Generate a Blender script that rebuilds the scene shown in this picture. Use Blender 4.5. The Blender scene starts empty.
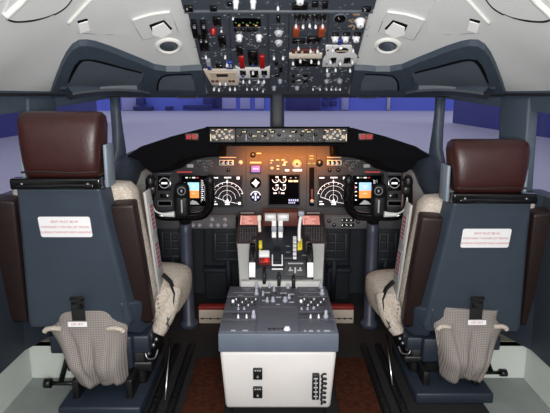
import bpy, bmesh, math, random
from mathutils import Vector as V, Matrix as Mx
random.seed(7)
S = bpy.context.scene
COL = S.collection
PI = math.pi

# ------------------------------------------------------------------ camera
F = 540.0
CAM = V((-0.015, 0.0, 1.40))
TH = math.atan((206.5 - 95.0) / F)
FW = V((0, math.cos(TH), -math.sin(TH)))
UP = V((0, math.sin(TH), math.cos(TH)))
cd = bpy.data.cameras.new('camera')
cam = bpy.data.objects.new('camera', cd)
COL.objects.link(cam)
cam.location = CAM
cam.rotation_euler = (PI / 2 - TH, 0, 0)
cd.sensor_fit = 'HORIZONTAL'
cd.sensor_width = 36.0
cd.lens = F / 550.0 * 36.0
cd.clip_start = 0.05
cd.clip_end = 600
S.camera = cam
S.view_settings.view_transform = 'Standard'
S.view_settings.look = 'None'
S.view_settings.exposure = 0.0
S.view_settings.gamma = 1.0
S.view_settings.use_curve_mapping = False

def ray(u, v):
    return FW + V((1, 0, 0)) * ((u - 275.0) / F) + UP * ((206.5 - v) / F)
def at(u, v, Y):
    r = ray(u, v)
    return CAM + r * (Y / r.y)
def px(u, v, z):            # point of the view ray at height z
    r = ray(u, v)
    return CAM + r * ((z - CAM.z) / r.z)

# ------------------------------------------------------------------ materials
def lin(c):
    return tuple(((x / 255.0) / 12.92 if x / 255.0 <= 0.04045 else ((x / 255.0 + 0.055) / 1.055) ** 2.4) for x in c)
MATS = {}
def mat(name, rgb, rough=0.5, metal=0.0, var=0.12, scale=18.0, bump=0.0, bscale=150.0, emit=0.0, spec=0.5, coat=0.0):
    m = bpy.data.materials.new(name)
    m.use_nodes = True
    nt = m.node_tree
    b = nt.nodes['Principled BSDF']
    c = lin(rgb)
    b.inputs['Roughness'].default_value = rough
    b.inputs['Metallic'].default_value = metal
    b.inputs['Specular IOR Level'].default_value = spec
    b.inputs['Coat Weight'].default_value = coat
    tc = nt.nodes.new('ShaderNodeTexCoord')
    if var > 0:
        n = nt.nodes.new('ShaderNodeTexNoise')
        n.inputs['Scale'].default_value = scale
        n.inputs['Detail'].default_value = 4
        nt.links.new(tc.outputs['Object'], n.inputs['Vector'])
        r = nt.nodes.new('ShaderNodeValToRGB')
        r.color_ramp.elements[0].position = 0.3
        r.color_ramp.elements[1].position = 0.7
        r.color_ramp.elements[0].color = (*[x * (1 - var) for x in c], 1)
        r.color_ramp.elements[1].color = (*[min(1, x * (1 + var)) for x in c], 1)
        nt.links.new(n.outputs['Fac'], r.inputs['Fac'])
        nt.links.new(r.outputs['Color'], b.inputs['Base Color'])
    else:
        b.inputs['Base Color'].default_value = (*c, 1)
    if bump > 0:
        n2 = nt.nodes.new('ShaderNodeTexNoise')
        n2.inputs['Scale'].default_value = bscale
        n2.inputs['Detail'].default_value = 3
        nt.links.new(tc.outputs['Object'], n2.inputs['Vector'])
        bp = nt.nodes.new('ShaderNodeBump')
        bp.inputs['Strength'].default_value = bump
        bp.inputs['Distance'].default_value = 0.01
        nt.links.new(n2.outputs['Fac'], bp.inputs['Height'])
        nt.links.new(bp.outputs['Normal'], b.inputs['Normal'])
    if emit > 0:
        b.inputs['Emission Color'].default_value = (*c, 1)
        b.inputs['Emission Strength'].default_value = emit
    MATS[name] = m
    return m

mat('ceiling_white', (216, 218, 217), 0.55, var=0.02, scale=4)
mat('ceiling_rim', (236, 235, 230), 0.4, var=0.02)
mat('slate', (60, 71, 83), 0.5, var=0.08, scale=25)
mat('slate_dark', (44, 52, 62), 0.55, var=0.08, scale=25)
mat('pocket', (88, 97, 108), 0.5, var=0.06)
mat('shell_blue', (53, 63, 75), 0.5, var=0.07, scale=12)
mat('shell_side', (46, 55, 68), 0.5, var=0.07)
mat('base_blue', (34, 42, 55), 0.5, var=0.1)
mat('leather', (52, 22, 20), 0.4, var=0.12, scale=30, bump=0.12, bscale=220)
mat('leather_dark', (34, 20, 19), 0.5, var=0.12, scale=30, bump=0.15, bscale=220)
mat('sheepskin', (205, 193, 180), 0.95, var=0.22, scale=110, bump=0.9, bscale=160, spec=0.1)
mat('bracket_grey', (125, 138, 150), 0.45, var=0.04)
mat('black', (14, 14, 16), 0.45, var=0.1)
mat('black_gloss', (12, 12, 14), 0.18, var=0.05, coat=0.3)
mat('black_matte', (9, 9, 12), 0.85, var=0.15, spec=0.12)
mat('webbing', (20, 20, 22), 0.85, var=0.2, scale=80)
mat('chrome', (215, 215, 218), 0.18, metal=1.0, var=0.02)
mat('steel', (150, 152, 156), 0.35, metal=0.9, var=0.06)
mat('white_paint', (236, 235, 234), 0.4, var=0.02)
mat('pedestal_white', (207, 203, 201), 0.45, var=0.03, scale=8)
mat('light_grey', (182, 181, 178), 0.5, var=0.04)
mat('liner_white', (198, 204, 198), 0.6, var=0.04, scale=6)
mat('shelf_beige', (128, 126, 112), 0.7, var=0.06)
mat('floor_grey', (132, 138, 136), 0.65, var=0.08, scale=10)
mat('floor_dark', (26, 24, 24), 0.8, var=0.25, scale=30)
mat('carpet_brown', (74, 40, 27), 0.95, var=0.4, scale=40, bump=0.5, bscale=300, spec=0.1)
mat('panel_grey', (54, 54, 58), 0.55, var=0.06, scale=30)
mat('panel_brown', (54, 42, 41), 0.55, var=0.1, scale=40)
mat('overhead_grey', (64, 70, 80), 0.5, var=0.07, scale=30)
mat('overhead_light', (104, 112, 122), 0.5, var=0.05)
mat('overhead_rail', (92, 98, 106), 0.45, var=0.05)
mat('pedestal_top', (86, 88, 98), 0.5, var=0.06, scale=30)
mat('pedestal_lip', (90, 98, 112), 0.5, var=0.05)
mat('radio_face', (72, 72, 80), 0.5, var=0.08, scale=40)
mat('mcp_face', (58, 57, 58), 0.5, var=0.08)
mat('cream', (234, 222, 206), 0.5, var=0.06, scale=40)
mat('tan', (212, 192, 170), 0.5, var=0.12, scale=60)
mat('grey_plate', (224, 224, 224), 0.5, var=0.04)
mat('knob_white', (236, 236, 240), 0.35, var=0.02)
mat('knob_pale', (196, 198, 206), 0.4, var=0.03)
mat('knob_grey', (150, 152, 165), 0.4, var=0.04)
mat('red_guard', (168, 22, 24), 0.35, var=0.06)
mat('orange_guard', (156, 66, 34), 0.4, var=0.2, scale=90)
mat('blue_lens', (44, 62, 140), 0.3, var=0.08)
mat('bronze', (170, 140, 110), 0.4, var=0.1)
mat('dark_red', (92, 42, 34), 0.5, var=0.1)
mat('mark', (176, 178, 182), 0.6, var=0.0)
mat('mark_dim', (120, 122, 126), 0.6, var=0.0)
mat('red_ink', (190, 66, 74), 0.6, var=0.0)
mat('label_white', (240, 238, 240), 0.5, var=0.01)
mat('column_blue', (58, 64, 80), 0.45, var=0.06)
mat('pedal_grey', (40, 43, 49), 0.5, var=0.1)
mat('footwell', (19, 24, 32), 0.7, var=0.15)
mat('red_paint', (128, 34, 30), 0.5, var=0.08)
mat('cream_box', (186, 172, 158), 0.6, var=0.06)
mat('quadrant_dark', (34, 37, 44), 0.45, var=0.08)
mat('post_dark', (27, 31, 38), 0.5, var=0.08)
mat('yellow', (240, 215, 60), 0.4, var=0.05)
mat('trim_black', (16, 18, 22), 0.6, var=0.1)
mat('hangar_floor', (196, 194, 198), 0.5, var=0.04, scale=0.08)
mat('hangar_blue', (112, 128, 222), 0.8, var=0.06, scale=0.1)
mat('hangar_navy', (54, 58, 112), 0.8, var=0.1, scale=0.2)
mat('hangar_pale', (176, 178, 218), 0.8, var=0.04, scale=0.2)
mat('hangar_deep', (66, 70, 132), 0.8, var=0.08, scale=0.15)
# light giving faces
mat('scr_black', (4, 5, 10), 0.7, var=0.0, spec=0.02)
mat('scr_dark', (24, 26, 32), 0.6, var=0.0, emit=0.25, spec=0.15)
mat('scr_sky', (150, 214, 226), 0.4, var=0.0, emit=0.85)
mat('scr_sky_blue', (150, 196, 240), 0.4, var=0.0, emit=0.85)
mat('scr_earth', (236, 140, 52), 0.4, var=0.0, emit=0.85)
mat('scr_white', (236, 238, 244), 0.4, var=0.0, emit=0.8)
mat('scr_grey', (150, 152, 158), 0.4, var=0.0, emit=0.5)
mat('scr_blue', (160, 170, 225), 0.4, var=0.0, emit=0.7)
mat('scr_violet', (112, 88, 186), 0.5, var=0.0, emit=0.5)
mat('scr_pink', (196, 124, 112), 0.4, var=0.0, emit=0.55)
mat('scr_pinkpale', (226, 176, 170), 0.4, var=0.0, emit=0.6)
mat('lit_amber', (232, 170, 110), 0.4, var=0.0, emit=0.4)
mat('lit_cream', (232, 214, 172), 0.4, var=0.0, emit=0.45)
mat('lit_red', (240, 30, 20), 0.4, var=0.0, emit=1.0)
mat('lit_green', (100, 136, 60), 0.4, var=0.0, emit=0.12)
mat('scr_red', (190, 26, 28), 0.4, var=0.0, emit=0.15)

def tweed():
    m = bpy.data.materials.new('tweed'); m.use_nodes = True
    nt = m.node_tree; b = nt.nodes['Principled BSDF']
    b.inputs['Roughness'].default_value = 0.95
    b.inputs['Specular IOR Level'].default_value = 0.1
    tc = nt.nodes.new('ShaderNodeTexCoord')
    ws = []
    for ax in ('X', 'Z'):
        w = nt.nodes.new('ShaderNodeTexWave'); w.wave_type = 'BANDS'; w.bands_direction = ax
        w.inputs['Scale'].default_value = 44; w.inputs['Distortion'].default_value = 0.6
        w.inputs['Detail'].default_value = 1.0
        nt.links.new(tc.outputs['Object'], w.inputs['Vector']); ws.append(w)
    mm = nt.nodes.new('ShaderNodeMath'); mm.operation = 'MINIMUM'
    nt.links.new(ws[0].outputs['Fac'], mm.inputs[0]); nt.links.new(ws[1].outputs['Fac'], mm.inputs[1])
    r = nt.nodes.new('ShaderNodeValToRGB')
    r.color_ramp.elements[0].position = 0.0; r.color_ramp.elements[1].position = 0.35
    r.color_ramp.elements[0].color = (*lin((108, 101, 99)), 1)
    r.color_ramp.elements[1].color = (*lin((160, 152, 147)), 1)
    nt.links.new(mm.outputs[0], r.inputs['Fac'])
    nt.links.new(r.outputs['Color'], b.inputs['Base Color'])
    MATS['tweed'] = m
tweed()

def glass():
    m = bpy.data.materials.new('window_glass'); m.use_nodes = True
    nt = m.node_tree; nt.nodes.clear()
    o = nt.nodes.new('ShaderNodeOutputMaterial')
    t = nt.nodes.new('ShaderNodeBsdfTransparent'); t.inputs['Color'].default_value = (0.86, 0.86, 0.93, 1)
    g = nt.nodes.new('ShaderNodeBsdfGlossy'); g.inputs['Roughness'].default_value = 0.02
    fr = nt.nodes.new('ShaderNodeFresnel'); fr.inputs['IOR'].default_value = 1.12
    mx = nt.nodes.new('ShaderNodeMixShader')
    nt.links.new(fr.outputs[0], mx.inputs[0]); nt.links.new(t.outputs[0], mx.inputs[1]); nt.links.new(g.outputs[0], mx.inputs[2])
    nt.links.new(mx.outputs[0], o.inputs[0])
    MATS['window_glass'] = m
glass()

# ------------------------------------------------------------------ object helpers
WM = {}
def tag(o, label=None, cat=None, group=None, kind=None):
    if label: o['label'] = label
    if cat: o['category'] = cat
    if group: o['group'] = group
    if kind: o['kind'] = kind
    return o
def thing(name, loc, label, cat, group=None):
    o = bpy.data.objects.new(name, None)
    o.empty_display_size = 0.05
    COL.objects.link(o)
    o.location = loc
    WM[o] = Mx.Translation(V(loc))
    return tag(o, label, cat, group)
def place(name, me, parent, W):
    o = bpy.data.objects.new(name, me)
    COL.objects.link(o)
    if parent is not None:
        o.parent = parent
        o.matrix_basis = WM[parent].inverted() @ W
    else:
        o.matrix_basis = W
    WM[o] = W
    return o

class MB:
    def __init__(s, *mats, f=None):
        s.bm = bmesh.new(); s.mats = list(mats) or ['black']; s.mi = 0; s.f = f
    def use(s, m):
        if m not in s.mats: s.mats.append(m)
        s.mi = s.mats.index(m); return s
    def add(s, tmp, M=None):
        if M is not None: tmp.transform(M)
        vm = {}
        for v in tmp.verts: vm[v] = s.bm.verts.new(v.co)
        for fc in tmp.faces:
            try:
                nf = s.bm.faces.new([vm[v] for v in fc.verts])
                nf.material_index = s.mi; nf.smooth = fc.smooth
            except ValueError: pass
        tmp.free(); return s
    def rbox(s, c, size, bev=0.0, seg=2, M=None, smooth=True):
        t = bmesh.new(); bmesh.ops.create_cube(t, size=1.0)
        for v in t.verts: v.co = V((v.co.x * size[0], v.co.y * size[1], v.co.z * size[2]))
        if bev > 0:
            bmesh.ops.bevel(t, geom=list(t.edges), offset=min(bev, min(size) * 0.49), segments=seg, profile=0.5, affect='EDGES')
        for fc in t.faces: fc.smooth = smooth and bev > 0
        T = Mx.Translation(V(c))
        return s.add(t, (M @ T) if M is not None else T)
    def prism(s, bot, top, bev=0.0):
        t = bmesh.new()
        a = [t.verts.new(p) for p in bot]; b = [t.verts.new(p) for p in top]
        n = len(a)
        t.faces.new(a); t.faces.new(b[::-1])
        for i in range(n):
            t.faces.new([a[i], b[i], b[(i + 1) % n], a[(i + 1) % n]])
        bmesh.ops.recalc_face_normals(t, faces=list(t.faces))
        if bev > 0:
            bmesh.ops.bevel(t, geom=list(t.edges), offset=bev, segments=2, profile=0.5, affect='EDGES')
            for fc in t.faces: fc.smooth = True
        return s.add(t)
    def poly(s, pts):
        t = bmesh.new(); t.faces.new([t.verts.new(p) for p in pts]); return s.add(t)
    def loft(s, rings, closed=True, caps=True, smooth=True):
        t = bmesh.new()
        R = [[t.verts.new(p) for p in r] for r in rings]
        n = len(R[0])
        for i in range(len(R) - 1):
            for j in range(n if closed else n - 1):
                fc = t.faces.new([R[i][j], R[i][(j + 1) % n], R[i + 1][(j + 1) % n], R[i + 1][j]]); fc.smooth = smooth
        if caps and closed:
            t.faces.new(R[0][::-1]); t.faces.new(R[-1])
        bmesh.ops.recalc_face_normals(t, faces=list(t.faces))
        return s.add(t)
    def cyl(s, p0, p1, r0, r1=None, seg=16, smooth=True):
        r1 = r0 if r1 is None else r1
        p0 = V(p0); p1 = V(p1); d = (p1 - p0).normalized()
        a = d.orthogonal().normalized(); b = d.cross(a)
        ring = lambda p, r: [p + (a * math.cos(2 * PI * k / seg) + b * math.sin(2 * PI * k / seg)) * r for k in range(seg)]
        return s.loft([ring(p0, r0), ring(p1, r1)], smooth=smooth)
    def lathe(s, p, d, prof, seg=20):       # prof: (distance along d, radius)
        p = V(p); d = V(d).normalized(); a = d.orthogonal().normalized(); b = d.cross(a)
        return s.loft([[p + d * h + (a * math.cos(2 * PI * k / seg) + b * math.sin(2 * PI * k / seg)) * max(r, 1e-4) for k in range(seg)] for h, r in prof])
    def tube(s, pts, r, seg=10, sub=4, flat=None):
        pts = [V(p) for p in pts]
        if sub > 1 and len(pts) > 2:
            out = []
            for i in range(len(pts) - 1):
                p0 = pts[max(i - 1, 0)]; p1 = pts[i]; p2 = pts[i + 1]; p3 = pts[min(i + 2, len(pts) - 1)]
                for k in range(sub):
                    t = k / sub
                    out.append(0.5 * ((2 * p1) + (p2 - p0) * t + (2 * p0 - 5 * p1 + 4 * p2 - p3) * t * t + (3 * p1 - p0 - 3 * p2 + p3) * t ** 3))
            pts = out + [pts[-1]]
        n = len(pts); rr = r if callable(r) else (lambda t: r)
        d0 = (pts[1] - pts[0]).normalized(); a = d0.orthogonal().normalized()
        rings = []
        for i, p in enumerate(pts):
            d = (pts[min(i + 1, n - 1)] - pts[max(i - 1, 0)]).normalized()
            a = (a - d * a.dot(d)).normalized(); b = d.cross(a)
            q = rr(i / (n - 1))
            rings.append([p + (a * math.cos(2 * PI * k / seg) + b * math.sin(2 * PI * k / seg)) * q for k in range(seg)])
        return s.loft(rings)
    def ball(s, c, r, M=None, seg=16):
        t = bmesh.new(); bmesh.ops.create_uvsphere(t, u_segments=seg, v_segments=max(8, seg // 2), radius=1.0)
        for v in t.verts: v.co = V((v.co.x * r[0], v.co.y * r[1], v.co.z * r[2]))
        for fc in t.faces: fc.smooth = True
        T = Mx.Translation(V(c))
        return s.add(t, (M @ T) if M is not None else T)
    def text(s, body, size, M, align='CENTER'):
        cu = bpy.data.curves.new('lettering', 'FONT')
        cu.body = body; cu.size = size; cu.align_x = align; cu.align_y = 'CENTER'; cu.resolution_u = 2
        ob = bpy.data.objects.new('lettering', cu); COL.objects.link(ob)
        dg = bpy.context.evaluated_depsgraph_get()
        me = bpy.data.meshes.new_from_object(ob.evaluated_get(dg))
        bpy.data.objects.remove(ob); bpy.data.curves.remove(cu)
        t = bmesh.new(); t.from_mesh(me); bpy.data.meshes.remove(me)
        return s.add(t, M)
    def mesh(s, name):
        if s.f:
            for v in s.bm.verts: v.co = s.f(v.co)
            bmesh.ops.recalc_face_normals(s.bm, faces=list(s.bm.faces))
        me = bpy.data.meshes.new(name)
        s.bm.to_mesh(me); s.bm.free()
        for m in s.mats: me.materials.append(MATS[m])
        return me
    def build(s, name, parent=None, bevel=0.0, subsurf=0):
        if s.f:
            for v in s.bm.verts: v.co = s.f(v.co)
            bmesh.ops.recalc_face_normals(s.bm, faces=list(s.bm.faces))
            s.f = None
        vs = [v.co for v in s.bm.verts]
        c = V([(min(p[i] for p in vs) + max(p[i] for p in vs)) / 2 for i in range(3)])
        for v in s.bm.verts: v.co -= c
        o = place(name, s.mesh(name), parent, Mx.Translation(c))
        if bevel > 0:
            m = o.modifiers.new('bevel', 'BEVEL'); m.width = bevel; m.segments = 2; m.limit_method = 'ANGLE'; m.angle_limit = 0.7
        if subsurf:
            m = o.modifiers.new('subsurf', 'SUBSURF'); m.levels = subsurf; m.render_levels = subsurf
        return o

class Pl:
    """A real plane in the cockpit: origin, normal towards the room, up direction."""
    def __init__(s, O, n, up):
        s.O = V(O); s.n = V(n).normalized(); s.ey = (V(up) - s.n * V(up).dot(s.n)).normalized(); s.ex = s.ey.cross(s.n)
        s.R = Mx((s.ex, s.ey, s.n)).transposed().to_4x4()
    def w(s, a, b, h=0.0): return s.O + s.ex * a + s.ey * b + s.n * h
    def ab(s, u, v):
        r = ray(u, v); t = (s.O - CAM).dot(s.n) / r.dot(s.n); p = CAM + r * t - s.O
        return p.dot(s.ex), p.dot(s.ey)
    def at(s, u, v, h=0.0): return s.w(*s.ab(u, v), h)
    def M(s, u, v, h=0.0): return Mx.Translation(s.at(u, v, h)) @ s.R
    def m(s, u, v):         # metres for one pixel sideways
        return (s.ab(u + 1, v)[0] - s.ab(u - 1, v)[0]) / 2
    def my(s, u, v): return abs(s.ab(u, v + 1)[1] - s.ab(u, v - 1)[1]) / 2
    def rect(s, u0, v0, u1, v1):
        um, vm = (u0 + u1) / 2, (v0 + v1) / 2
        return s.ab(u0, vm)[0], s.ab(um, v1)[1], s.ab(u1, vm)[0], s.ab(um, v0)[1]
    def box(s, mb, u0, v0, u1, v1, h0, h1, bev=0.0):
        a0, b0, a1, b1 = s.rect(u0, v0, u1, v1)
        return mb.rbox(((a0 + a1) / 2, (b0 + b1) / 2, (h0 + h1) / 2), (abs(a1 - a0), abs(b1 - b0), h1 - h0), bev, M=Mx.Translation(s.O) @ s.R)
    def polyp(s, mb, pts, h0, h1, bev=0.0):
        return mb.prism([s.at(u, v, h0) for u, v in pts], [s.w(*s.ab(u, v), h1) for u, v in pts], bev)
    def ring(s, mb, u, v, r0, r1, h, a0=0.0, a1=2 * PI, n=24):      # r in metres, flat arc on the plane
        A, B = s.ab(u, v)
        for k in range(n):
            t0 = a0 + (a1 - a0) * k / n; t1 = a0 + (a1 - a0) * (k + 1) / n
            mb.poly([s.w(A + r0 * math.cos(t0), B + r0 * math.sin(t0), h), s.w(A + r1 * math.cos(t0), B + r1 * math.sin(t0), h),
                     s.w(A + r1 * math.cos(t1), B + r1 * math.sin(t1), h), s.w(A + r0 * math.cos(t1), B + r0 * math.sin(t1), h)])
        return mb
    def disc(s, mb, u, v, r, h0, h1, seg=20): return mb.cyl(s.at(u, v, h0), s.at(u, v, h0) + s.n * (h1 - h0), r, seg=seg)
    def line(s, mb, u0, v0, u1, v1, w, h):
        p = s.at(u0, v0, h); q = s.at(u1, v1, h); d = (q - p).normalized().cross(s.n) * w / 2
        return mb.poly([p - d, p + d, q + d, q - d])

# ------------------------------------------------------------------ shell of the flight deck
def zo(Y):                     # line of the overhead panel
    return min(1.408 + max(0.0, 3.02 - Y) * 0.547, 2.03)
def xw(Y):                     # half width at window head height
    if Y <= 2.4: return 1.235
    if Y <= 3.1: return 1.235 - (Y - 2.4) * 0.4357
    return max(0.0, 0.93 - (Y - 3.1) * 1.5)
ZW = 1.41
def zc(X, Y):
    X = abs(X); W = max(xw(Y), 0.42)
    t = min(1.0, max(0.0, (W - X) / (W - 0.39)))
    return ZW + (zo(Y) - ZW) * (1 - (1 - t) ** 1.7)
def on_ceiling(u, v):
    r = ray(u, v); t = 0.8
    while t < 3.6:
        p = CAM + r * t
        if p.z > zc(p.x, p.y) - 1e-4 and abs(p.x) < xw(p.y) + 0.02 or p.y > 3.15: break
        t += 0.004
    return p

mb = MB('ceiling_white')
Ys = [-0.6 + 0.1 * k for k in range(38)]
rows = []
for Y in Ys:
    W = max(xw(Y), 0.42); row = []
    xs = [-W + (W - 0.39) * k / 14 for k in range(15)]
    for x in xs: row.append(V((x, Y, zc(x, Y))))
    row.append(V((-0.385, Y, zo(Y) + 0.05))); row.append(V((0.385, Y, zo(Y) + 0.05)))
    for x in reversed(xs): row.append(V((-x, Y, zc(x, Y))))
    rows.append(row)
mb.loft(rows, closed=False, caps=False)
ceil = mb.build('ceiling'); tag(ceil, kind='structure')

mb = MB('floor_dark', 'floor_grey')
mb.rbox((0, 1.6, -0.02), (1.9, 4.4, 0.04))
mb.use('floor_grey')
for sx in (-1, 1): mb.rbox((sx * 1.10, 1.0, -0.015), (0.3, 3.2, 0.04))
tag(mb.build('floor'), kind='structure')

def side(sx, name):
    g = lambda p: V((p.x * sx, p.y, p.z))
    mb = MB('liner_white', f=g)
    mb.rbox((1.255, 0.94, 0.21), (0.04, 3.08, 0.42))
    mb.rbox((1.10, 2.52, 0.10), (0.30, 0.06, 0.20))
    mb.use('shelf_beige'); mb.rbox((1.10, 2.60, 0.19), (0.30, 0.22, 0.025))
    mb.use('slate_dark')
    mb.rbox((1.26, 1.0, 0.685), (0.05, 3.2, 0.53))
    # upper part with window 3 opening: rear blank wall, and forward facets under the sill
    mb.rbox((1.26, 0.75, 1.18), (0.05, 2.7, 0.48))
    path = [(1.245, 2.1, 0.95), (1.235, 2.4, 0.95), (1.09, 2.74, 0.98), (0.93, 3.1, 1.02), (0.90, 3.35, 1.0)]
    mb.loft([[V((x + 0.02, y, zt)), V((x - 0.03, y, zt)), V((x - 0.045, y, zt - 0.06)), V((x - 0.02, y, 0.2)), V((x + 0.02, y, 0.2))] for x, y, zt in path], smooth=False)
    mb.use('footwell')
    mb.rbox((1.0, 3.2, 0.3), (0.04, 1.2, 0.62))
    return tag(mb.build(name), kind='structure')
side(-1, 'wall_left'); side(1, 'wall_right')
mb = MB('footwell')
mb.rbox((0, 3.72, 0.5), (2.0, 0.05, 1.04)); tag(mb.build('wall_front'), kind='structure')
mb = MB('shelf_beige')
mb.rbox((0, -0.63, 1.0), (2.6, 0.05, 2.1)); tag(mb.build('wall_rear'), kind='structure')

# light grey side lining beside the instrument panel, dark rounded sill bulge above it
n = 0
for sx in (-1, 1):
    g = lambda p: V((p.x * sx, p.y, p.z))
    n += 1
    mb = MB('light_grey', f=g)
    mb.prism([V((0.752, 3.22, 0.98)), V((0.752, 3.22, 0.45)), V((0.86, 2.66, 0.42)), V((0.875, 2.66, 0.93))],
             [V((0.775, 3.22, 0.98)), V((0.775, 3.22, 0.45)), V((0.91, 2.66, 0.42)), V((0.91, 2.66, 0.93))], 0.006)
    tag(mb.build('trim_%d' % n), kind='structure')
for sx in (-1, 1):
    g = lambda p: V((p.x * sx, p.y, p.z))
    n += 1
    mb = MB('slate_dark', f=g)
    mb.tube([(0.83, 3.22, 1.03), (0.85, 3.05, 0.99), (0.86, 2.9, 0.93), (0.885, 2.78, 0.87), (0.93, 2.7, 0.84)], lambda t: 0.055 + 0.03 * math.sin(PI * t), seg=14)
    tag(mb.build('trim_%d' % n), kind='structure')

# ------------------------------------------------------------------ window belt: header, posts, panes
def header(sx, k):
    g = lambda p: V((p.x * sx, p.y, p.z))
    mb = MB('slate', f=g)
    path = [(1.24, -0.6, 1.315), (1.235, 2.4, 1.315), (1.09, 2.74, 1.345), (0.93, 3.1, 1.385), (0.0, 3.74, 1.385)]
    sh = lambda d, x: max(0.0, x - d)
    mb.loft([[V((x + 0.03, y + 0.03, zb)), V((sh(0.012, x), y - 0.01, zb)), V((sh(0.018, x), y - 0.012, 1.395)), V((sh(0.02, x), y - 0.01, ZW + 0.006)), V((x + 0.03, y + 0.03, ZW + 0.03))] for x, y, zb in path], smooth=False)
    tag(mb.build('trim_%d' % k), kind='structure')
    mb = MB('trim_black', f=g)
    gz = lambda q_: 1.394 if q_[0] > 1.0 else (1.388 if q_[0] > 0.5 else 1.380)
    mb.loft([[V((sh(0.012, x), y - 0.014, gz((x, y)))), V((sh(0.04, x), y - 0.035, gz((x, y)))), V((sh(0.04, x), y - 0.035, 1.408)), V((sh(0.012, x), y - 0.014, 1.410))] for x, y, zb in path], smooth=False)
    tag(mb.build('trim_%d' % (k + 1)), kind='structure')
header(-1, 5); header(1, 7)

def post(sx, k, pts_lo, pts_hi, matn='slate', mid=None):
    g = lambda p: V((p.x * sx, p.y, p.z))
    mb = MB(matn, f=g)
    mb.prism(pts_lo, pts_hi, 0.008)
    tag(mb.build('trim_%d' % k), kind='structure')
for sx, k in ((-1, 9), (1, 10)):
    g = lambda p: V((p.x * sx, p.y, p.z))
    mb = MB('slate', f=g)
    rings = []
    for z, w, off in ((1.40, 0.028, 0.0), (1.30, 0.028, 0.0), (1.2, 0.034, 0.004), (1.10, 0.048, 0.008), (1.02, 0.075, 0.0), (0.93, 0.09, 0.0)):
        x, y = 0.915 - off, 3.1
        d = V((-0.45, 0.9, 0)).normalized()
        nn = V((-0.75, -0.66, 0)).normalized()
        c = V((x, y, z))
        rings.append([c + d * w, c + d * w * 0.6 + nn * 0.03, c - d * w * 0.6 + nn * 0.03, c - d * w, c - nn * 0.03 - d * w * 0.7, c - nn * 0.03 + d * w * 0.7])
    mb.loft(rings)
    tag(mb.build('trim_%d' % k), kind='structure')
for sx, k in ((-1, 11), (1, 12)):          # rear post between windows 2 and 3
    post(sx, k, [V((1.115, 2.655, 0.9)), V((1.085, 2.655, 0.9)), V((1.15, 2.50, 0.9)), V((1.2, 2.50, 0.9))],
         [V((1.12, 2.69, 1.39)), V((1.085, 2.69, 1.39)), V((1.15, 2.53, 1.39)), V((1.2, 2.53, 1.39))])
mb = MB('post_dark')
mb.prism([V((-0.036, 3.68, 0.95)), V((0.036, 3.68, 0.95)), V((0.05, 3.78, 0.95)), V((-0.05, 3.78, 0.95))],
         [V((-0.036, 3.68, 1.41)), V((0.036, 3.68, 1.41)), V((0.05, 3.78, 1.41)), V((-0.05, 3.78, 1.41))], 0.006)
tag(mb.build('trim_13'), kind='structure')
k = 0
for (a, b) in (((0.0, 3.74), (0.93, 3.1)), ((0.93, 3.1), (1.12, 2.66)), ((1.19, 2.52), (1.245, 2.1))):
    for sx in (-1, 1):
        k += 1
        g = lambda p: V((p.x * sx, p.y, p.z))
        mb = MB('window_glass', f=g)
        d = V((b[0] - a[0], b[1] - a[1], 0)).normalized(); o = V((-d.y, d.x, 0)) * 0.004
        p = [V((a[0], a[1], 0.93)), V((b[0], b[1], 0.93)), V((b[0], b[1], 1.40)), V((a[0], a[1], 1.40))]
        p = [q + V((0.012, 0.012, 0)) for q in p]
        mb.poly(p)
        tag(mb.build('window_%d' % k), kind='structure')

# ------------------------------------------------------------------ hangar outside
GZ = -2.4
mb = MB('hangar_floor'); mb.rbox((0, 60, GZ - 0.1), (260, 300, 0.2)); tag(mb.build('ground'), kind='structure')
mb = MB('hangar_blue', 'hangar_pale', 'hangar_deep')
FY = 136.0
mb.rbox((0, FY + 1, GZ + 8), (260, 2, 16))
tag(mb.build('wall_far'), kind='structure')
for sx, nm in ((-1, 'wall_hangar_left'), (1, 'wall_hangar_right')):
    mb = MB('hangar_deep')
    mb.rbox((sx * 25, 46, GZ + 6), (0.6, 60, 12))
    tag(mb.build(nm), kind='structure')
def far(u0, v0, u1, v1, matn, name, label, cat, dep=2.0, Y=FY - 3, group=None):
    a = at(u0, v1, Y); b = at(u1, v0, Y)
    z0 = max(a.z, GZ)
    mb = MB(matn)
    mb.rbox(((a.x + b.x) / 2, Y + dep / 2, (z0 + b.z) / 2), (b.x - a.x, dep, b.z - z0), 0.1, 1)
    o = mb.build(name); tag(o, label, cat, group); return o
def farwall(u0, v0, u1, v1, matn, nm):
    o = far(u0, v0, u1, v1, matn, nm, None, None, Y=FY - 0.6, dep=0.5)
    tag(o, kind='structure')
tn = 14
for (u0, u1, v0, v1, m) in ((122, 140, 92, 110.5, 'hangar_pale'), (222, 236, 92, 109, 'hangar_pale'), (240, 250, 92, 109, 'hangar_pale'), (255, 264, 92, 109, 'hangar_pale'),
                            (341, 349, 92, 110, 'hangar_pale'), (387, 391, 90, 110, 'hangar_floor'), (213, 222, 92, 108.5, 'hangar_navy')):
    farwall(u0, v0, u1, v1, m, 'trim_%d' % tn); tn += 1
far(285.5, 97.5, 320, 110, 'hangar_navy', 'hangar_doorway', 'wide navy doorway block seen through the windscreen right of the centre post', 'doorway')
far(136, 98, 144, 105, 'hangar_navy', 'hangar_vent', 'small navy square high on the far blue wall at the left end', 'vent', group=None)
far(133, 106.5, 152, 110.6, 'hangar_navy', 'parked_cart', 'low navy cart parked by the far wall at the left end', 'cart')
far(165, 106.5, 172, 110.5, 'hangar_navy', 'crate', 'small navy crate standing left of the left windscreen handle outside', 'crate')
far(203, 98, 211, 104, 'hangar_navy', 'wall_cabinet', 'navy square cabinet high on the far wall right of the left windscreen handle', 'cabinet')
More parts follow.
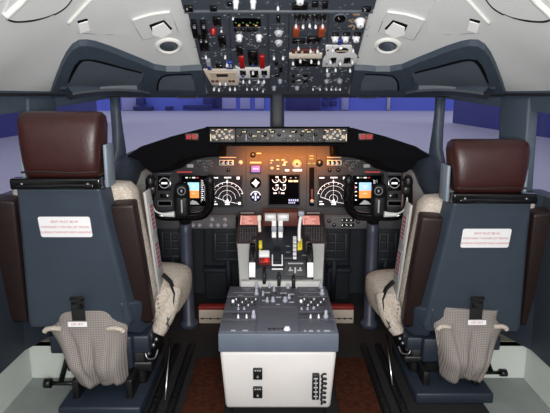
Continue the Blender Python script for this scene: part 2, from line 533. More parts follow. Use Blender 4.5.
far(183, 105.3, 211, 109.5, 'hangar_navy', 'tool_bench', 'long low navy bench along the far blue wall', 'bench')
for i, (u0, v0) in enumerate(((323, 94), (331, 94), (323, 101), (331, 101))):
    far(u0, v0, u0 + 6, v0 + 5.4, 'hangar_navy', 'hangar_window', ('upper left', 'upper right', 'lower left', 'lower right')[i] + ' pane of the four far hangar windows in a square', 'window', group='four small far hangar windows')

# ------------------------------------------------------------------ ceiling fittings
def ceil_patch(mbx, outline, off, thick, hole=None, mirror=False, cut=0.03, tilt=0.0):
    """a lining piece that follows the ceiling; outlines are plan points taken on the ceiling"""
    t = bmesh.new(); es = []
    for lp in [outline] + ([hole] if hole else []):
        vs = [t.verts.new((p.x, p.y, 0)) for p in lp]
        for i in range(len(vs)): es.append(t.edges.new((vs[i], vs[(i + 1) % len(vs)])))
    bmesh.ops.triangle_fill(t, use_beauty=True, use_dissolve=False, edges=es)
    for _ in range(5):
        lg = [e for e in t.edges if e.calc_length() > cut * 2]
        if not lg: break
        bmesh.ops.subdivide_edges(t, edges=lg, cuts=1); bmesh.ops.triangulate(t, faces=list(t.faces))
    bmesh.ops.recalc_face_normals(t, faces=list(t.faces))
    ret = bmesh.ops.extrude_face_region(t, geom=list(t.faces))
    low = {g for g in ret['geom'] if isinstance(g, bmesh.types.BMVert)}
    y0 = min(p.y for p in outline)
    for v in t.verts:
        z = zc(v.co.x, v.co.y) - tilt * (v.co.y - y0)
        v.co.z = z - off - (thick if v in low else 0)
    bmesh.ops.recalc_face_normals(t, faces=list(t.faces))
    if mirror:
        for v in t.verts: v.co.x *= -1
        bmesh.ops.reverse_faces(t, faces=list(t.faces))
    return mbx.add(t)
def cp(pts): return [on_ceiling(u, v) for u, v in pts]
def smooth_loop(pts, n=3):
    out = []
    m = len(pts)
    for i in range(m):
        p0, p1, p2, p3 = [V(pts[(i + k - 1) % m]) for k in range(4)]
        for k in range(n):
            t = k / n
            q = 0.5 * ((2 * p1) + (p2 - p0) * t + (2 * p0 - 5 * p1 + 4 * p2 - p3) * t * t + (3 * p1 - p0 - 3 * p2 + p3) * t ** 3)
            out.append((q.x, q.y))
    return out
FR = [(50, 91.5), (53, 82), (57, 71), (61, 61), (66, 51), (72, 43), (79, 39), (87, 38.5), (95, 40), (110, 45), (125, 51), (140, 57), (154, 63), (166, 65), (180, 65), (201.5, 63.5), (204, 77), (206, 89.5), (150, 90.5), (100, 91)]
PK = [(66, 86), (67, 76), (70, 67), (74, 58), (79, 52.5), (87, 51.5), (95, 53), (120, 60), (144, 66.5), (144, 73), (141, 81), (137, 84.5), (100, 86)]
PK2 = [(158, 84), (158.5, 76), (162, 71), (169, 69), (190, 68), (194, 76), (195, 84)]
cFR, cPK, cPK2 = cp(FR), cp(PK), cp(PK2)
cLIP = cp([(60, 80), (66, 79.5), (72, 86), (140, 84), (150, 86), (148, 89.5), (69, 91)])
cHAT = cp([(7, 17), (12, 18.5), (18, 19), (31, 18), (45, 14.5), (53, 11), (58, 9), (62, 7), (68, 1), (75, -10), (12, -10), (4, 10)])
cSEAM = cp([(7, 16.5), (12, 18.5), (18, 19), (31, 18), (45, 14.5), (53, 11), (54, 11.6), (62, 7), (68, 1), (74, -8)])
cP1 = cp([(132, 18), (150, 12.5), (170, 9.5), (174, 19), (178, 30), (160, 34), (143, 38), (137, 28)])
cH1 = cp([(149, 22.3), (164, 17), (172.3, 26), (163, 31), (152, 29)])
cF1 = cp([(152, 23.6), (163.5, 19), (171.6, 26.6), (162.5, 31), (152, 29)])
cP2 = cp([(68, 22), (80, 9), (92, -4), (120, -6), (128, 8), (130, 33.5), (100, 33), (72, 31)])
cH2 = cp([(77, 19.2), (87, 16.3), (88, 18), (78, 21)])
cF2 = cp([(78, 21.5), (87.5, 18), (90, 25), (80, 28.5)])
cV = on_ceiling(168.8, 45.6)
def ceil_normal(p):
    e = 0.02
    return V((zc(p.x + e, p.y) - zc(p.x - e, p.y), zc(p.x, p.y + e) - zc(p.x, p.y - e), -2 * e)).normalized()
for mir, sd in ((False, 'left'), (True, 'right')):
    q = lambda p: V((-p.x, p.y, p.z)) if mir else V(p)
    seat = 'left' if not mir else 'right'
    # stowage panel over the side window
    c = q(sum(cFR, V((0, 0, 0))) / len(cFR))
    t = thing('stowage_panel', c, 'dark slate moulded stowage panel with two pockets above the %s windscreen corner' % sd, 'panel', 'moulded panels over the windows')
    mb = MB('slate')
    ceil_patch(mb, cFR, 0.002, 0.028, hole=cPK, mirror=mir)
    fr = mb.build('frame', t)
    mb = MB('pocket'); ceil_patch(mb, cPK, 0.001, 0.003, mirror=mir); tag(mb.build('pocket_floor', t), 'paler slate pocket floor')
    mb = MB('slate_dark'); ceil_patch(mb, cLIP, 0.03, 0.012, mirror=mir); mb.build('pocket_lip', t)
    mb = MB('pocket'); ceil_patch(mb, cPK2, 0.0305, 0.002, mirror=mir); mb.build('small_pocket', t)
    mb = MB('black_matte'); mb.tube([q(p) - V((0, 0, 0.010)) for p in cp([(67.5, 80), (72, 71), (77, 62.5), (82, 58), (88, 57.2), (96, 58.5), (120, 64.8), (141, 70)])], 0.008, seg=6); mb.build('pocket_shadow', t)  # black tube modelled as the shadow under the pocket's upper edge
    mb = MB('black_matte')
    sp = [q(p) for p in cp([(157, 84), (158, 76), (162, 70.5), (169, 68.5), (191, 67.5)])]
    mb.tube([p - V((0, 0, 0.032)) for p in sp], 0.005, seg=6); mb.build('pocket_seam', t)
    # hatch
    t = thing('ceiling_hatch', q(cHAT[3]), 'round edged off white ceiling hatch with black seam in the top %s corner' % sd, 'hatch', 'ceiling hatches')
    mb = MB('ceiling_white'); ceil_patch(mb, cHAT, 0.001, 0.010, mirror=mir); mb.build('cover', t)
    mb = MB('black'); mb.tube([q(p) - V((0, 0, 0.008)) for p in cSEAM], 0.006, seg=6, sub=2); mb.build('seam', t)
    mb = MB('ceiling_rim'); mb.tube([q(p) - V((0, 0, 0.010)) for p in cp([(5, 13), (12, 6), (20, -1), (26, -8)])], 0.016, seg=8); mb.build('rim', t)
    # latch panel
    t = thing('latch_panel', q(cP1[0]), 'off white raised panel with a propped square flap beside the overhead panel, %s side' % sd, 'panel', 'raised panels with propped flaps')
    mb = MB('ceiling_white'); ceil_patch(mb, cP1, 0.001, 0.009, mirror=mir); mb.build('plate', t)
    mb = MB('ceiling_rim'); mb.tube([q(p) - V((0, 0, 0.009)) for p in cP1[:3]], 0.006, seg=8); mb.build('rim', t)
    mb = MB('slate'); mb.tube([q(p) - V((0, 0, 0.0085)) for p in (cP1[3:8] + [cP1[0]])], 0.0018, seg=6, sub=1); mb.build('plate_seam', t)
    mb = MB('black_matte'); ceil_patch(mb, cH1, 0.0105, 0.001, mirror=mir); mb.build('recess', t)
    mb = MB('white_paint'); ceil_patch(mb, cF1, 0.012, 0.005, mirror=mir, tilt=0.16); mb.build('flap', t)
    t = thing('oxygen_hatch', q(cP2[0]), 'off white ceiling plate with a small white square catch, outboard of the %s air vent' % sd, 'panel', 'ceiling plates with square catches')
    mb = MB('ceiling_white'); ceil_patch(mb, cP2, 0.001, 0.005, mirror=mir); mb.build('plate', t)
    mb = MB('slate'); mb.tube([q(p) - V((0, 0, 0.005)) for p in cp([(115, 33.2), (100, 33), (85, 32), (72, 31)])], 0.0018, seg=6, sub=1); mb.build('plate_seam', t)
    mb = MB('black_matte'); ceil_patch(mb, cH2, 0.006, 0.002, mirror=mir); mb.build('slit', t)
    mb = MB('white_paint'); ceil_patch(mb, cF2, 0.006, 0.004, mirror=mir, tilt=0.16); mb.build('catch', t)
    mb = MB('ceiling_rim'); mb.tube([q(p) - V((0, 0, 0.006)) for p in cp([(68, 22), (80, 9), (92, -4)])], 0.007, seg=8); mb.build('rim', t)
    # air vent
    p = q(cV); nn = ceil_normal(cV); nn = V((-nn.x if mir else nn.x, nn.y, nn.z))
    t = thing('air_vent', p, 'oval off white ceiling air vent with dark grille beside the overhead panel, %s side' % sd, 'vent', 'ceiling air vents')
    mb = MB('ceiling_rim'); mb.lathe(p - nn * 0.004, nn, [(0, 0.064), (0.010, 0.062), (0.016, 0.052), (0.013, 0.043), (0.004, 0.041)], 28); mb.build('vent_ring', t)
    mb = MB('slate_dark', 'pocket'); mb.lathe(p, nn, [(0.0, 0.042), (0.004, 0.042), (0.006, 0.03), (0.007, 0.0)], 24)
    mb.use('pocket')
    a = nn.orthogonal().normalized(); b = nn.cross(a)
    for kk in range(-3, 4):
        L = math.sqrt(max(0, 0.036 ** 2 - (kk * 0.010) ** 2)); mb.cyl(p + nn * 0.007 + a * kk * 0.010 - b * L, p + nn * 0.007 + a * kk * 0.010 + b * L, 0.0018, seg=6)
    mb.build('grille', t)
    # grab handle above the windscreen
    um = 187.5
    g = [at(x, y, 3.24) for x, y in ((177.5, 91.5), (177.5, 97.0), (179, 97.8), (196, 97.8), (197.5, 97.0), (197.5, 91.5))]
    g = [q(V((p.x, p.y + (0.0), p.z))) for p in g]
    t = thing('grab_handle', g[0], 'thin dark metal grab handle hanging from the top edge of the %s windscreen' % sd, 'handle', 'windscreen grab handles')
    mb = MB('pedal_grey'); mb.tube(g, 0.004, seg=8, sub=1); mb.build('bar', t)
    for pp in (g[0], g[-1]):
        mb = MB('black'); mb.rbox(pp + V((0, 0.0, 0.004)), (0.02, 0.03, 0.012), 0.002); mb.build('mount', t)

# ------------------------------------------------------------------ shared little meshes (local: z = out of the panel, y = up)
def m_toggle(L=0.026, tip='knob_white', r=0.0052):
    mb = MB('steel')
    mb.lathe((0, 0, 0), (0, 0, 1), [(0, 0.0045), (0.002, 0.0045), (0.003, 0.0025)], 10)
    d = V((0, -0.25, 1)).normalized()
    mb.cyl(V((0, 0, 0.003)), V((0, 0, 0.003)) + d * L * 0.45, 0.002, 0.0022, 8)
    mb.use(tip); mb.lathe(V((0, 0, 0.003)) + d * L * 0.4, d, [(0, 0.0026), (L * 0.15, r * 0.85), (L * 0.4, r), (L * 0.62, r * 0.9), (L * 0.72, r * 0.5), (L * 0.74, 0)], 10)
    return mb.mesh('toggle')
def m_knob(r=0.012, h=0.018, m='knob_white', cap=None):
    mb = MB(m)
    mb.lathe((0, 0, 0), (0, 0, 1), [(0, r * 1.15), (h * 0.25, r * 1.1), (h * 0.3, r * 0.86), (h * 0.9, r * 0.78), (h, r * 0.66), (h, 0)], 18)
    if cap: mb.use(cap)
    else: mb.use('mark_dim')
    mb.rbox((0, r * 0.3, h * 1.0), (r * 0.22, r * 0.6, r * 0.1))
    return mb.mesh('knob')
def m_tall(r=0.008, h=0.03, m='knob_grey'):
    mb = MB(m)
    mb.lathe((0, 0, 0), (0, 0, 1), [(0, r * 1.2), (h * 0.35, r * 1.15), (h * 0.38, r * 0.8), (h * 0.9, r * 0.7), (h, r * 0.4), (h, 0)], 14)
    return mb.mesh('knob')
def m_stub(r=0.0046, h=0.016, m='knob_white'):
    mb = MB(m); mb.lathe((0, 0, 0), (0, 0, 1), [(0, r * 0.6), (h * 0.5, r), (h * 0.9, r), (h, 0)], 8); return mb.mesh('stub')
TOG = m_toggle(0.026, r=0.0060); TOGS = m_toggle(0.018, r=0.0042)
STUB = m_stub()
KN = {}
def knob(name, pl, u, v, rpx, parent, m='knob_white', h=0.018, cap=None, hh=0.0, tall=False):
    r = round(rpx * pl.m(u, v), 3)
    key = (r, h, m, cap, tall)
    if key not in KN: KN[key] = (m_tall(r, h, m) if tall else m_knob(r, h, m, cap))
    return place(name, KN[key], parent, pl.M(u, v, hh))

# ------------------------------------------------------------------ overhead panel
OH = Pl((0, 3.02, 1.408), (0, -0.547, -1.0), (0, -1, 0.547))
t = thing('overhead_panel', OH.O, 'dark grey forward overhead panel crowded with white toggles, knobs and red guards', 'panel')
L0 = (OH.O - V((0, 0, 0)))
def span(b0, b1, hw, h0, h1, mbx):
    mbx.prism([OH.w(-hw, b0, h0), OH.w(hw, b0, h0), OH.w(hw, b1, h0), OH.w(-hw, b1, h0)],
              [OH.w(-hw, b0, h1), OH.w(hw, b0, h1), OH.w(hw, b1, h1), OH.w(-hw, b1, h1)])
bt = OH.ab(278, 9)[1]
mb = MB('overhead_grey'); span(-0.01, bt, 0.385, -0.045, 0.0, mb); mb.build('panel_face', t, bevel=0.003)
mb = MB('overhead_rail')
OH.box(mb, 184, 9.0, 373, 11.6, 0.0, 0.012, 0.004); mb.build('cross_rail', t)
# panel seams and legend dashes
mb = MB('trim_black')
for u0, v0, u1, v1 in ((229, 12, 233, 91), (268, 12, 269, 91), (289, 12, 288, 91), (329, 12, 324, 91), (194, 47, 267, 47), (290, 35, 327, 35), (290, 66, 322, 66), (270, 49, 288, 49), (270, 73, 288, 73), (330, 29, 368, 29)):
    OH.line(mb, u0, v0, u1, v1, 0.003, 0.0012)
mb.build('panel_seam', t)
mb = MB('mark', 'mark_dim')
rr = random.Random(3)
for (u0, u1, v0, v1, cnt) in ((194, 229, 14, 46, 18), (202, 240, 49, 70, 22), (233, 266, 13, 50, 26), (236, 268, 78, 90, 22), (270, 288, 22, 90, 26), (292, 327, 13, 50, 26), (290, 322, 64, 90, 34), (324, 350, 66, 90, 26), (330, 370, 14, 44, 22), (212, 240, 84, 91, 10)):
    for _ in range(int(cnt * 1.7)):
        u = rr.uniform(u0, u1); v = rr.uniform(v0, v1); w = rr.uniform(0.5, 2.6)
        mb.use(rr.choice(['mark', 'mark_dim', 'mark']))
        OH.box(mb, u - w / 2, v - 0.28, u + w / 2, v + 0.28, 0.0005, 0.0015)
for u0, v0, u1, v1 in ((233, 17, 264, 17), (249, 31, 249.5, 46), (203, 52, 213, 52), (217, 52, 232, 52), (292, 69, 310, 69), (292, 84, 306, 84), (272, 24, 286, 24)):
    mb.use('mark_dim'); OH.line(mb, u0, v0, u1, v1, 0.002, 0.0014)
mb.build('legend_marks', t)
def ohbox(name, u0, v0, u1, v1, h, m, bev=0.002, h0=0.0, lab=None, extra=None):
    mb = MB(m); OH.box(mb, u0, v0, u1, v1, h0, h, bev)
    if extra:
        for (a, b, c, d, mm) in extra: mb.use(mm); OH.box(mb, a, b, c, d, h, h + 0.002)
    o = mb.build(name, t)
    if lab: tag(o, lab)
    return o
# black guarded switches and annunciators
for u, v in ((192, 19), (201.3, 19)): ohbox('switch_block', u, v, u + 5.6, v + 14, 0.03, 'black_gloss', extra=[(u + 1.5, v + 1, u + 4, v + 3.5, 'knob_grey')])
for u in (199.3, 204.3): ohbox('switch_block', u, 34.5, u + 4.6, 46, 0.028, 'black_gloss', extra=[(u + 1, 35.5, u + 3, 37, 'mark')])
ohbox('annunciator', 213, 16, 221, 24, 0.012, 'black_gloss'); ohbox('annunciator', 218.5, 35, 226, 45, 0.012, 'black_gloss')
for u0, u1 in ((294, 301), (302, 309), (311.5, 318.5), (319.3, 326.3)): ohbox('annunciator', u0, 12, u1, 18, 0.014, 'black_gloss')
for a in ((292, 38, 305, 41.5), (307, 36, 321, 41.5), (332, 32, 339, 34.5), (343, 32, 350, 34.5), (354, 32, 361, 34.5), (216, 63.5, 223, 66.5), (274.5, 60, 278, 63.5), (279, 65, 282.5, 70.5), (275, 72.5, 279.5, 75), (248, 49.5, 258, 64), (236.5, 45, 243, 54), (276.3, 15, 280.3, 20.5), (295, 58, 318, 64.5)):
    ohbox('annunciator', *a, 0.012, 'black_gloss')
mb = MB('scr_black', 'lit_green', 'lit_amber')
OH.box(mb, 233.3, 18, 260.8, 25, 0, 0.010, 0.002)
mb.use('lit_green')
for k in range(7):
    OH.box(mb, 235 + k * 3.6, 20.2 + 1.6 * (k % 2), 236.6 + k * 3.6, 21.2 + 1.6 * (k % 2), 0.010, 0.011)
mb.use('lit_amber')
for k in range(3): OH.box(mb, 238 + k * 8.5, 23.0, 240.2 + k * 8.5, 24.0, 0.010, 0.011)
mb.build('display', t)
mb = MB('black_gloss')
for k in range(4): OH.box(mb, 234 + k * 6.2, 28, 239.4 + k * 6.2, 31, 0, 0.006, 0.001)
mb.build('window_strip', t)
# guards
for (u0, v0, u1, v1) in ((239.3, 54, 244.5, 66), (259.6, 54, 264.8, 66)): ohbox('switch_guard', u0, v0, u1, v1, 0.017, 'red_guard', 0.004, lab='glossy red switch guard')
for (u0, v0, u1, v1) in ((293, 25, 299.4, 33.5), (318.3, 25, 324.7, 33.5)): ohbox('switch_guard', u0, v0, u1, v1, 0.022, 'orange_guard', 0.004, lab='worn orange switch guard')
knob('selector_knob', OH, 213.2, 30, 3.2, t, 'red_guard', 0.024)
ohbox('switch_guard', 207, 58, 211.3, 67, 0.02, 'knob_grey', 0.003, extra=[(207.5, 63, 210.8, 66, 'blue_lens')], lab='grey guard with a blue window')
ohbox('lens', 226, 60, 233, 67, 0.014, 'blue_lens', 0.002, extra=[(227.5, 62, 229.2, 65, 'mark'), (230.2, 62, 231.8, 65, 'mark')], lab='blue indicator lens')
ohbox('lens', 337.5, 38.5, 342, 43, 0.012, 'blue_lens', 0.002, lab='blue indicator lens')
# cream fuel plate, white frame, cream strip, grey pressure plate
mb = MB('cream', 'tan', 'dark_red', 'black')
OH.polyp(mb, [(203, 68.5), (239, 68.5), (240.5, 70.5), (238.5, 84.5), (212, 84.5), (206, 74)], 0.0, 0.006, 0.0015)
mb.use('tan'); OH.polyp(mb, [(209, 71.5), (236, 71.5), (235.5, 81), (212.5, 81)], 0.006, 0.0075)
mb.use('black'); OH.box(mb, 216.5, 72.8, 228, 75.4, 0.0075, 0.009, 0.0005); 
mb.use('dark_red')
for u in (211.5, 215.5, 228.5, 232): OH.box(mb, u, 79, u + 3, 80.8, 0.0075, 0.009)
tag(mb.build('module_plate', t), 'cream fuel module plate')
mb = MB('white_paint', 'black_gloss', 'blue_lens', 'dark_red')
OH.polyp(mb, [(235.5, 65), (239, 67), (266, 67), (270, 65.2), (269.5, 77), (237.2, 77)], 0.0, 0.008, 0.0015)
mb.use('black_gloss')
for a in ((240, 69, 246, 73.5), (261.5, 69, 267.2, 73.5), (250, 69, 258.5, 75.8)): OH.box(mb, *a, 0.008, 0.012, 0.001)
mb.use('blue_lens')
for a in ((241.5, 73.6, 244.5, 75.2), (262.5, 73.6, 265.5, 75.2), (252, 62, 254.5, 64.4)): OH.box(mb, *a, 0.0125, 0.014)
tag(mb.build('module_plate', t), 'white generator module plate with black windows')
mb = MB('cream', 'dark_red', 'tan')
OH.box(mb, 289, 52.3, 322, 57.3, 0.0, 0.008, 0.002); mb.use('dark_red'); OH.box(mb, 292, 48.3, 319, 52, 0.0, 0.010, 0.002)
mb.use('tan')
for u in (295, 301, 312, 317): OH.box(mb, u, 49.5, u + 2.2, 51.5, 0.010, 0.012)
tag(mb.build('module_plate', t), 'cream strip with a dark red window row above it')
mb = MB('grey_plate', 'black_gloss', 'mark_dim', 'tan')
OH.polyp(mb, [(325.5, 44.5), (351.5, 44.5), (353, 50), (358.5, 57), (355, 62.5), (350.5, 65.5), (322, 65.5), (323, 58), (326, 54)], 0.0, 0.008, 0.0015)
mb.use('black_gloss')
for a in ((330.5, 56, 336, 61.5), (343.8, 56, 350.3, 61.5)): OH.box(mb, *a, 0.008, 0.012, 0.001)
A, B = OH.ab(341.5, 48.6); mx_, my_ = OH.m(341, 48), OH.my(341, 48)
mb.prism([OH.w(A + 7 * mx_ * math.cos(q_), B + 2.6 * my_ * math.sin(q_), 0.008) for q_ in [2 * PI * k / 20 for k in range(20)]],
         [OH.w(A + 6.4 * mx_ * math.cos(q_), B + 2.2 * my_ * math.sin(q_), 0.013) for q_ in [2 * PI * k / 20 for k in range(20)]])
mb.use('tan'); OH.box(mb, 336, 48.3, 347, 49.0, 0.013, 0.0145)
mb.use('black_gloss')
for u, v in ((327, 48), (349, 60), (357, 55), (338, 63), (326, 62)): OH.box(mb, u, v, u + 1.6, v + 1.4, 0.008, 0.010)
tag(mb.build('module_plate', t), 'pale grey pressurisation module plate')
# dials
for u, v, r in ((340, 17, 6.0), (300, 75, 0), (300, 80.5, 0)):
    mb = MB('black_gloss', 'overhead_light', 'mark')
    if r:
        mb.use('overhead_light'); OH.disc(mb, u, v, 6.8 * OH.m(u, v), 0, 0.008, 26); mb.use('black_gloss'); OH.disc(mb, u, v, 5.8 * OH.m(u, v), 0.008, 0.011, 26)
        mb.use('mark'); OH.line(mb, 338, 14.5, 339.5, 17, 0.003, 0.013); mb.build('dial', t)
    else:
        OH.box(mb, u - 8, v - 1.3, u + 8, v + 1.3, 0, 0.008, 0.006); mb.use('mark_dim'); OH.box(mb, u - 5, v - 0.3, u + 3, v + 0.3, 0.008, 0.009); mb.build('dial', t)
# knobs
for (u, v, r, m, h) in ((239.3, 36, 3.2, 'knob_white', 0.028), (259, 36, 3.0, 'knob_white', 0.028), (278.7, 32.5, 3.9, 'knob_pale', 0.016), (278.7, 42, 3.6, 'knob_pale', 0.016),
                        (360, 20.5, 4.6, 'knob_white', 0.032), (335, 37, 3.6, 'knob_white', 0.026), (345.4, 37, 3.6, 'knob_white', 0.026), (356, 37, 3.6, 'knob_white', 0.026),
                        (328, 74, 2.2, 'knob_grey', 0.018), (326.5, 80.5, 2.2, 'knob_grey', 0.018), (339.6, 80.5, 2.6, 'knob_grey', 0.018), (280, 80, 2.1, 'knob_grey', 0.022),
                        (274, 87, 2.0, 'knob_grey', 0.022), (262.4, 82.5, 1.8, 'knob_grey', 0.02), (297, 87, 2.2, 'knob_grey', 0.02)):
    knob('rotary_knob', OH, u, v, r, t, m, h)
mb = MB('bronze')
OH.ring(mb, 352.5, 20, 0.006, 0.013, 0.004); OH.box(mb, 348.5, 25.5, 352, 26.5, 0, 0.003); OH.box(mb, 353, 25.5, 355, 29.5, 0, 0.003); OH.box(mb, 364, 19, 366, 24, 0, 0.003); OH.box(mb, 353, 13.5, 360, 14.8, 0, 0.003)
mb.build('knob_scale', t)
# toggles
for (u, v) in ((296, 20.5), (303, 21), (309.6, 20), (315.6, 21), (322.6, 20.5), (206, 52), (225.2, 52), (227, 60), (220, 79), (225.6, 79.3),
               (214, 84.5), (219, 85.2), (230, 84.5), (235, 84.5), (243.3, 77), (249.5, 77), (258.5, 77), (264, 77), (253, 68), (274, 53), (283, 53),
               (293, 58.4), (300.3, 56), (311.3, 56.5), (318.7, 57.6), (298.4, 43.3), (310.5, 46), (317.4, 46), (330.3, 57), (340.2, 58.6), (352.3, 57),
               (332.6, 45), (353, 45.5), (327, 65.4), (335.5, 65.2), (350, 65.6)):
    place('toggle_switch', TOG, t, OH.M(u, v, 0.004))
for (u, v) in ((247, 88), (252, 88), (257.3, 88), (263, 90), (313, 88), (320, 88), (326.5, 88), (331.2, 88), (335.7, 88), (340, 88), (233, 17), (221.5, 29.5)):
    place('toggle_switch', STUB, t, OH.M(u, v, 0.0))
# aft overhead panel
bt2 = bt + 0.003
t = thing('aft_overhead_panel', OH.w(0, bt + 0.1), 'dark grey aft overhead panel along the top edge of the picture', 'panel')
mb = MB('overhead_grey'); span(bt2, bt2 + 0.62, 0.40, -0.045, 0.006, mb); mb.build('panel_face', t, bevel=0.003)
for u0, v0, u1, v1, ex in ((184.5, 3.5, 193, 8.6, 1), (210, 3.8, 217, 8.2, 0), (362, 4.6, 371, 8.8, 1), (292, 1, 308, 6.8, 0), (312, -1, 318.5, 4.2, 0), (322, -1, 328, 5.6, 0), (227, 0, 232, 3, 0)):
    mb = MB('black_gloss', 'mark'); OH.box(mb, u0, v0, u1, v1, 0.006, 0.018, 0.002)
    if ex: mb.use('mark'); OH.box(mb, u0 + 2, v0 + 1, u0 + 3.5, v0 + 3, 0.018, 0.019)
    mb.build('switch_block', t)
for u in (236, 253.2): knob('selector_knob', OH, u, -0.5, 3.0, t, 'knob_white', 0.04, hh=0.006)
knob('selector_knob', OH, 300, -3.5, 4.5, t, 'knob_white', 0.03, hh=0.006)
place('toggle_switch', TOG, t, OH.M(278, 2, 0.006))
mb = MB('mark_dim', 'trim_black')
for _ in range(30):
    u = rr.uniform(194, 365); v = rr.uniform(0, 7); w = rr.uniform(1, 3); OH.box(mb, u - w / 2, v - 0.25, u + w / 2, v + 0.25, 0.0065, 0.0075)
mb.build('legend_marks', t)

# ------------------------------------------------------------------ glareshield and mode control panel
def mirror_u(pts): return [(557 - u, v) for u, v in pts]
GY = 3.02
wing = [(206, 127.2), (172, 136), (140, 146.5), (126, 156), (140, 161), (147, 170), (152, 173), (168, 168.5), (181, 160), (197, 156.5), (219, 155.5), (219, 142)]
t = thing('glareshield', at(278.5, 128, 3.2), 'black padded glareshield hood spanning the cockpit below the windscreen', 'glareshield')
for mir in (0, 1):
    P = mirror_u(wing) if mir else wing
    mb = MB('black_matte')
    fr = [at(u, v, GY) for u, v in P]; bk = [V((p.x * 0.93, GY + 0.55, p.z - 0.07)) for p in fr]
    mb.prism(fr, bk, 0.008); mb.build('hood_wing', t)
mb = MB('black_matte')
top = [at(205, 126.5, GY - 0.01), at(352, 126.5, GY - 0.01)]
z1 = top[0].z
mb.prism([V((-0.40, 3.01, z1 - 0.02)), V((0.40, 3.01, z1 - 0.02)), V((0.38, 3.58, z1 - 0.12)), V((-0.38, 3.58, z1 - 0.12))], [V((-0.40, 3.01, z1)), V((0.40, 3.01, z1)), V((0.38, 3.58, z1 - 0.08)), V((-0.38, 3.58, z1 - 0.08))], 0.005)
mb.rbox((0.0, 3.16, at(278, 144.5, GY).z), (0.75, 0.30, 0.016), 0.004)
mb.rbox((0.0, 3.17, at(278, 136.5, GY).z - 0.004), (0.79, 0.24, 0.07), 0.004)
mb.build('hood_top', t)
for u0, u1 in ((186, 198), (359, 372.5)):
    GP = Pl((0, GY - 0.006, 1.1), (0, -1, 0), (0, 0, 1))
    mb = MB('black'); GP.box(mb, u0 - 1, 133, u1 + 1, 140.5, 0, 0.012, 0.002); wl = mb.build('warning_light', t)
    mb = MB('lit_red', 'black')
    um = (u0 + u1) / 2
    for a in ((u0 + 0.6, 134.3, um - 0.6, 138.8), (um + 0.6, 134.3, u1 - 0.6, 138.8)):
        mb.use('scr_red'); GP.box(mb, *a, 0.012, 0.013)
        mb.use('black')
        for k in range(2): GP.box(mb, a[0] + 0.8, 135.3 + k * 1.6, a[2] - 0.8, 135.9 + k * 1.6, 0.013, 0.0135)
    tag(mb.build('lens', wl), 'red lit warning lens')

MC = Pl(at(278.5, 135, GY - 0.03), (0, -1, 0.12), (0, 0, 1))
def mcp(name, u0, u1, label, cat, grp=None):
    t = thing(name, MC.at((u0 + u1) / 2, 135), label, cat, grp)
    mb = MB('mcp_face'); MC.box(mb, u0, 128.4, u1, 142.3, -0.05, 0.0, 0.003); mb.build('panel_face', t)
    return t
t = mcp('mode_control_panel', 236, 324, 'long dark grey autopilot panel of small windows and knobs in the glareshield middle', 'panel')
mb = MB('lit_cream', 'lit_amber', 'mark_dim')
for k in range(34):
    u = 238 + k * 2.5 + rr.uniform(-0.6, 0.6); v = rr.choice([129.8, 131.2, 136.0, 138.4, 140.6]); w = rr.uniform(0.8, 2.6)
    mb.use(rr.choice(['lit_cream', 'lit_amber', 'mark_dim', 'mark_dim'])); MC.box(mb, u - w / 2, v - 0.35, u + w / 2, v + 0.35, 0, 0.001)
mb.build('legend_marks', t)
for u0, u1 in ((241.5, 247), (256, 261.5), (269.5, 275), (290.5, 297), (306, 311)):
    mb = MB('scr_black', 'lit_cream'); MC.box(mb, u0, 130.4, u1, 133.2, 0, 0.003, 0.001); mb.use('lit_cream')
    for q_ in range(3): MC.box(mb, u0 + 1 + q_ * 1.3, 131.2, u0 + 1.7 + q_ * 1.3, 132.5, 0.003, 0.0035)
    mb.build('display_window', t)
for u in (240, 250.5, 265, 279, 302, 315.5): knob('rotary_knob', MC, u, 134.8, 1.7, t, 'black', 0.018, cap='mark')
for k, u in enumerate((249, 254.5, 259, 268, 272, 284, 288, 294, 299.5, 305, 310, 320)):
    mb = MB('black', 'lit_cream'); v = (137.8, 140)[k % 2]; MC.box(mb, u - 1.7, v - 1.5, u + 1.7, v + 0.9, 0, 0.006, 0.001); mb.use('mark_dim'); MC.box(mb, u - 1, v - 0.9, u + 1, v - 0.4, 0.006, 0.0065); mb.build('push_button', t)
mb = MB('knob_grey'); MC.box(mb, 245.5, 134.5, 247, 141, 0, 0.01, 0.002); MC.box(mb, 313, 135.5, 314, 141, 0, 0.006, 0.002); mb.build('paddle_switch', t)
for u0, u1, base, sd in ((209.5, 235.5, 0, 'left'), (324.5, 347.5, 1, 'right')):
    t = mcp('display_control_panel', u0, u1, 'small glareshield panel of lit cream knobs at the %s end of the autopilot panel' % sd, 'panel', 'display control panels')
    X = (lambda u: 557 - u) if base else (lambda u: u)
    for u, v, r in ((213.8, 137, 2.0), (219.5, 135.5, 1.5), (226.5, 137.3, 1.9), (232.4, 137, 1.7), (217, 131.5, 1.2), (222, 131.8, 1.2), (229.5, 131.5, 1.3), (224, 134, 1.1)):
        knob('rotary_knob', MC, X(u), v, r, t, 'cream', 0.012, cap='black')
    mb = MB('lit_cream', 'lit_amber')
    for u, v, w in ((213, 130.4, 2.5), (219, 129.6, 3), (225.5, 129.6, 3), (231.6, 130.2, 2.5), (216.5, 134, 1.6), (222.5, 138.5, 2), (229.5, 135, 1.6), (229.7, 139, 1.4), (216.5, 139.6, 2)):
        mb.use(rr.choice(['lit_cream', 'lit_cream', 'lit_amber'])); MC.box(mb, X(u) - w / 2, v - 0.4, X(u) + w / 2, v + 0.4, 0, 0.001)
    MC.box(mb, X(210.8) - 0.4, 134, X(210.8) + 0.4, 141, 0, 0.001)
    mb.build('legend_marks', t)

